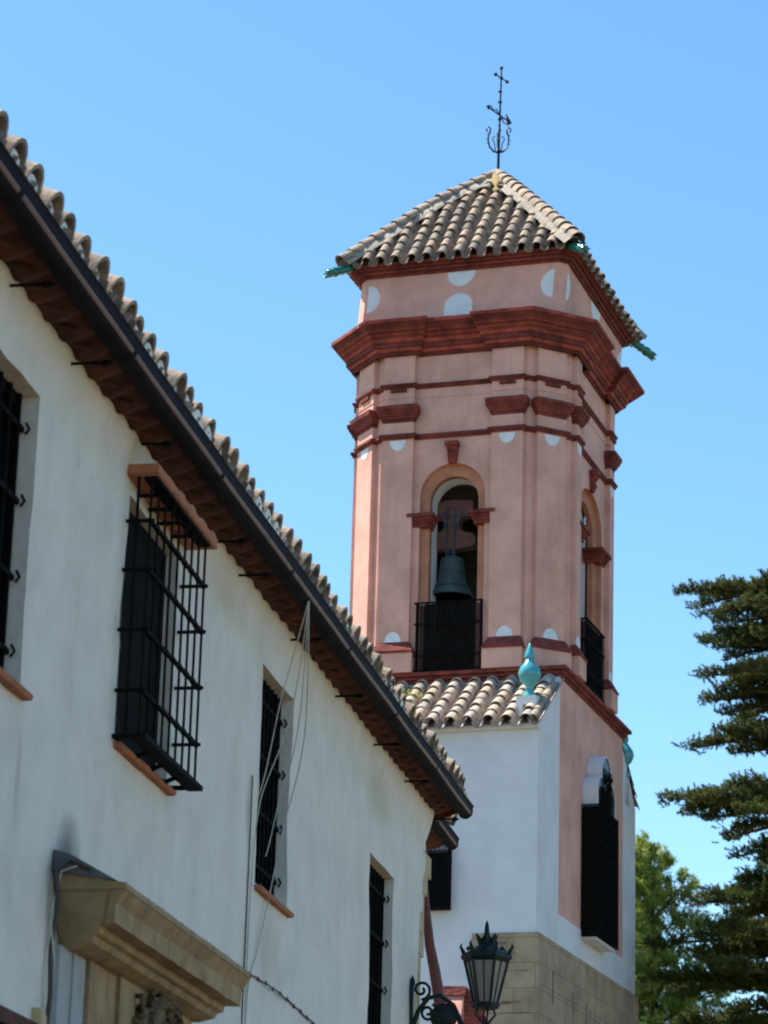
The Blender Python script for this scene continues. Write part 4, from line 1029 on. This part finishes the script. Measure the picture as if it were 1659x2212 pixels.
cable([GP, (0.12, -7.1, 6.35), (0.03, -7.2, 5.72), (-0.08, -7.0, 5.66)], 0.004, 'thin pale cable from the gutter to the window jamb', GC, None, 0.02)
cable([(0.012, -7.40, 5.75), (0.012, -7.42, 4.6), (0.012, -7.43, 3.4)], 0.005, 'grey cable running straight down the wall beside the tall window', GC, M['cable_dark'])
b = MB(); pts = []
for i in range(40):
    t = i/39; y = -8.9+4.6*t; pts.append(hw(0.018, y, 4.475 - 0.02*math.sin(t*9) - 0.012*abs(math.sin(t*40))))
b.tube(pts, 0.006, 5)
for i in range(2, 38, 2): b.lathe([(0, -0.02), (0.012, 0), (0, 0.02)], tuple(pts[i]), 6)
tag(b.build('cable', M['cable_dark'], None, 60), 'dark beaded cable running along the wall from the stone portal', 'cable')
for q, (mm, rr, lab) in enumerate(((M['cable_dark'], 0.012, 'thick dark cable beside the left end of the stone portal'), (M['cable'], 0.006, 'thin pale cable twisted round the dark one at the portal'))):
    pts = [hw(0.20, -11.80, 4.30), hw(0.09, -11.80, 4.345)] if q == 0 else [hw(0.13, -11.81, 4.31)]
    for i in range(26):
        t = i/25; pts.append(hw(0.035+0.012*math.sin(t*25+q*2), -11.82-0.03*math.cos(t*21+q*3)-0.04*t, 4.29-1.9*t))
    b = MB(); b.tube(pts, rr, 6); tag(b.build('cable', mm, None, 60), lab, 'cable')

# ================================================================== TREES
import numpy as np
RNG = np.random.default_rng(3)
class NB:
    """needle foliage: tufts are collected and grown in one go"""
    def __init__(s): s.c = []
    def grow(s, name, m_, parent):
        rows = np.array(s.c, dtype=np.float32)                  # x y z up count length width tint
        k = rows[:, 4].astype(int); rep_ = np.repeat(rows, k, axis=0); n = len(rep_)
        d = RNG.normal(size=(n, 3)).astype(np.float32); d[:, 2] += rep_[:, 3]; d /= np.linalg.norm(d, axis=1, keepdims=True)
        q = np.cross(d, RNG.normal(size=(n, 3)).astype(np.float32)); q /= np.linalg.norm(q, axis=1, keepdims=True)+1e-6
        q *= rep_[:, 6:7]; c = rep_[:, :3] + d*rep_[:, 5:6]*0.05
        e = c + d*rep_[:, 5:6]*RNG.uniform(0.6, 1.2, (n, 1)).astype(np.float32)
        V = np.stack([c-q, c+q, e], axis=1).reshape(-1, 3)
        me = bpy.data.meshes.new(name); me.vertices.add(3*n); me.vertices.foreach_set('co', V.ravel())
        me.loops.add(3*n); me.loops.foreach_set('vertex_index', np.arange(3*n, dtype=np.int32))
        me.polygons.add(n); me.polygons.foreach_set('loop_start', np.arange(0, 3*n, 3, dtype=np.int32)); me.update(calc_edges=True)
        t = np.clip(rep_[:, 7] + RNG.normal(0, 0.13, n), 0, 1).astype(np.float32)
        a = me.attributes.new('tint', 'FLOAT', 'FACE'); a.data.foreach_set('value', t); me.materials.append(m_)
        o = bpy.data.objects.new(name, me); COL.objects.link(o); o.parent = parent; return o
def needles(fo, c, up, k, l, w, tint=0.5): fo.c.append((c[0], c[1], c[2], up, k, l, w, tint))
def pad_branch(fol, limb, root, tip, width, dens=1.0, droop=0.1):
    """one flat cedar layer: limb, side shoots and upright needle tufts, heavier in clumps"""
    root, tip = Vector(root), Vector(tip); d = tip-root; L = d.length; d.normalize()
    side = d.cross(Vector((0, 0, 1))).normalized(); sd_ = random.random()*50
    def pos(t): return root + d*(L*t) + Vector((0, 0, 0.10*math.sin(math.pi*t) - droop*t*t + wob(t*3, sd_, 0, 1.3, 0.10)*t)) + side*wob(t*3, sd_, 9, 1.1, 0.3)*t
    limb.tube([pos(t) for t in (0, 0.2, 0.4, 0.6, 0.8, 0.95)], [0.075, 0.062, 0.05, 0.037, 0.024, 0.01], 6)
    n = int(L/0.085)
    for i in range(n):
        t = 0.10+0.90*(i+random.random())/n
        cl = noise.noise(Vector((t*L*1.5, sd_, 0)))          # clumps along the limb
        for s in (-1, 1, 0):
            if random.random() > 0.72 + 0.6*cl: continue
            ln = width*(0.95-0.62*t)*random.uniform(0.35, 1.0)*(0.8+0.9*cl)
            if s == 0: ln *= 0.45
            if ln < 0.08: ln = 0.08
            v = (d*random.uniform(0.2, 1.1) + side*(s*random.uniform(0.35, 1.0)) + Vector((0, 0, random.uniform(-0.10, 0.32) if s else random.uniform(0.3, 0.9)))).normalized()
            p0 = pos(t); bend = Vector((random.gauss(0, 0.12), random.gauss(0, 0.12), random.gauss(0.02, 0.10)))
            if random.random() < 0.35: limb.tube([p0, p0+v*ln*0.5+bend*ln*0.25, p0+v*ln*0.9+bend*ln*0.8], [0.014, 0.009, 0.004], 4)
            m_ = max(3, int(ln/0.034*dens)); tn_ = random.gauss(0.42, 0.17)
            for j in range(m_):                                # short brush-like twigs standing up from the shoot
                f_ = (j+random.random())/m_; sp_ = 0.05*(1.3-0.7*f_)
                q = p0 + v*(ln*f_) + bend*(ln*f_*f_) + Vector((random.gauss(0, sp_), random.gauss(0, sp_), random.gauss(0.01, sp_)))
                tw_ = (v*random.uniform(0.2, 0.9) + Vector((random.gauss(0, 0.5), random.gauss(0, 0.5), random.gauss(0.42, 0.3)))).normalized()
                tl = random.uniform(0.07, 0.17); nk = max(2, int(tl/0.026)); t2 = tn_+random.gauss(0, 0.08)
                for e in range(nk+1): needles(fol, q + tw_*(tl*e/nk), 0.0, 9, 0.052, 0.0068, t2+0.16*e/nk)
    for j in range(int(30*dens)): needles(fol, pos(0.78+0.23*j/30) + Vector((random.gauss(0, 0.045), random.gauss(0, 0.045), random.gauss(0.02, 0.045))), 0.3, 11, 0.055, 0.007)
TC = Vector((8.9, 55.4, 0))
cedar = thing('cedar_tree', 'dark cedar with flat layered branches at the right edge of the photo', 'tree', TC)
fol = NB(); lim = MB(); random.seed(5)
tk = MB(); tk.tube([(0, 0, 0), (0.1, 0.05, 6), (0.0, 0, 12), (0.1, 0.0, 17), (0.15, 0.1, 21)], [0.42, 0.36, 0.26, 0.16, 0.04], 12)
tk.build('trunk', M['bark'], cedar, 60)
LIMBS = [(5.82, 17.74, 0.8), (6.63, 17.18, 0.6), (6.27, 16.68, 0.7), (6.22, 15.95, 0.75), (6.3, 15.60, 0.7), (6.12, 14.62, 0.8), (5.58, 13.62, 0.85), (6.33, 13.28, 0.7), (6.86, 12.55, 0.6), (6.95, 11.95, 0.7),
         (5.84, 11.55, 1.0), (5.25, 10.72, 1.0), (5.15, 10.0, 1.1), (5.65, 9.3, 1.1), (5.3, 8.6, 1.1), (5.5, 7.9, 1.0)]
for (x, z, wd) in LIMBS:
    y = random.uniform(-0.7, 0.3)
    pad_branch(fol, lim, (0, 0, z-0.05+random.uniform(-0.1, 0.12)), (x-TC.x, y, z), wd)
    for q in range(3):
        pad_branch(fol, lim, (0, 0, z+random.uniform(-0.25, 0.2)), ((x-TC.x)*random.uniform(0.62, 0.9), y+random.uniform(-0.5, 0.5), z+random.choice((-1, 1))*random.uniform(0.12, 0.30)), wd*0.9, 0.9)
    for q in range(2):                          # lesser limbs beside the main one
        t = random.uniform(0.6, 0.85); pad_branch(fol, lim, (0, 0, z-0.1), ((x-TC.x)*t, y+random.choice((-1, 1))*random.uniform(0.7, 1.7), z+random.uniform(-0.22, 0.12)), wd*0.9, 0.85)
for i in range(46):                             # the rest of the crown, round the trunk
    z = 7.5+12.6*i/46; a = i*2.4; ln = max(0.6, 3.4*(1-((z-8)/14)**2))*random.uniform(0.75, 1.05)
    c_, s_ = math.cos(a), math.sin(a)
    if z > 17.4: ln = min(ln, 0.7)
    elif c_ < -0.35 and z > 12: continue
    pad_branch(fol, lim, (0, 0, z-0.05), (ln*c_, ln*s_, z+random.uniform(-0.1, 0.25)), 0.9, 0.75)
lim.build('limb', M['bark'], cedar, 60); fol.grow('crown', M['cedar'], cedar)

def fluffy(name, label, base, h, specs, m_, seed):
    random.seed(seed); t = thing(name, label, 'tree', base); fo = NB(); li = MB()
    li.tube([(0, 0, 0), (0.1, 0, h*0.5), (0, 0.1, h*0.96)], [0.3, 0.2, 0.04], 10)
    li.build('trunk', M['bark'], t, 60); li = MB()
    for (x, z, r, n) in specs:
        for yy in ((0, -0.8, 0.9) if n > 60 else (0,)):
            li.tube([(0, 0, z-0.9), (x*0.5, yy*0.5, z-0.5), (x, yy, z)], [0.07, 0.05, 0.015], 5)
            for i in range(n):
                v = Vector((random.gauss(0, 1), random.gauss(0, 1), random.gauss(0, 1))).normalized()*r*random.uniform(0.35, 1.0)**0.6
                q = Vector((x, yy, z)) + Vector((v.x, v.y, v.z*0.8))
                tp = q + v.normalized()*0.12 + Vector((0, 0, 0.06))
                li.tube([q - v*0.3, q], [0.01, 0.004], 3) if i % 5 == 0 else None
                tn_ = random.gauss(0.5, 0.2)
                if random.random() < 0.22: continue
                for j in range(9): needles(fo, q.lerp(tp, j/8) + Vector((random.gauss(0, 0.05), random.gauss(0, 0.05), random.gauss(0, 0.05))), 0.35, 8, 0.13, 0.0115, tn_)
    li.build('limb', M['bark'], t, 60); fo.grow('crown', m_, t); return t
PC = Vector((6.9, 72, 0))
fluffy('pine_tree', 'pale green fluffy pine between the tower and the dark cedar', PC, 16.4,
    [(-0.5, 15.6, 0.55, 70), (0.1, 15.5, 0.42, 60), (0.75, 14.9, 0.40, 50), (-0.2, 14.7, 0.6, 80), (-0.6, 13.9, 0.55, 70), (0.35, 14.1, 0.45, 60), (1.0, 13.9, 0.4, 50), (-0.1, 13.1, 0.6, 70), (0.9, 13.0, 0.5, 60),
     (-0.6, 12.4, 0.55, 65), (0.4, 12.2, 0.6, 75), (1.4, 12.3, 0.55, 60), (-0.2, 11.3, 0.6, 75), (1.0, 11.3, 0.6, 70), (2.0, 11.5, 0.6, 60), (-0.7, 10.6, 0.6, 65), (0.5, 10.4, 0.6, 70), (1.6, 10.4, 0.6, 65), (2.6, 10.8, 0.6, 60),
     (-0.1, 9.5, 0.6, 70), (1.0, 9.5, 0.65, 70), (2.2, 9.6, 0.6, 60), (-1.3, 12.8, 0.6, 50), (-1.5, 11.4, 0.6, 50), (-1.4, 14.2, 0.5, 50)], M['pine'], 9)
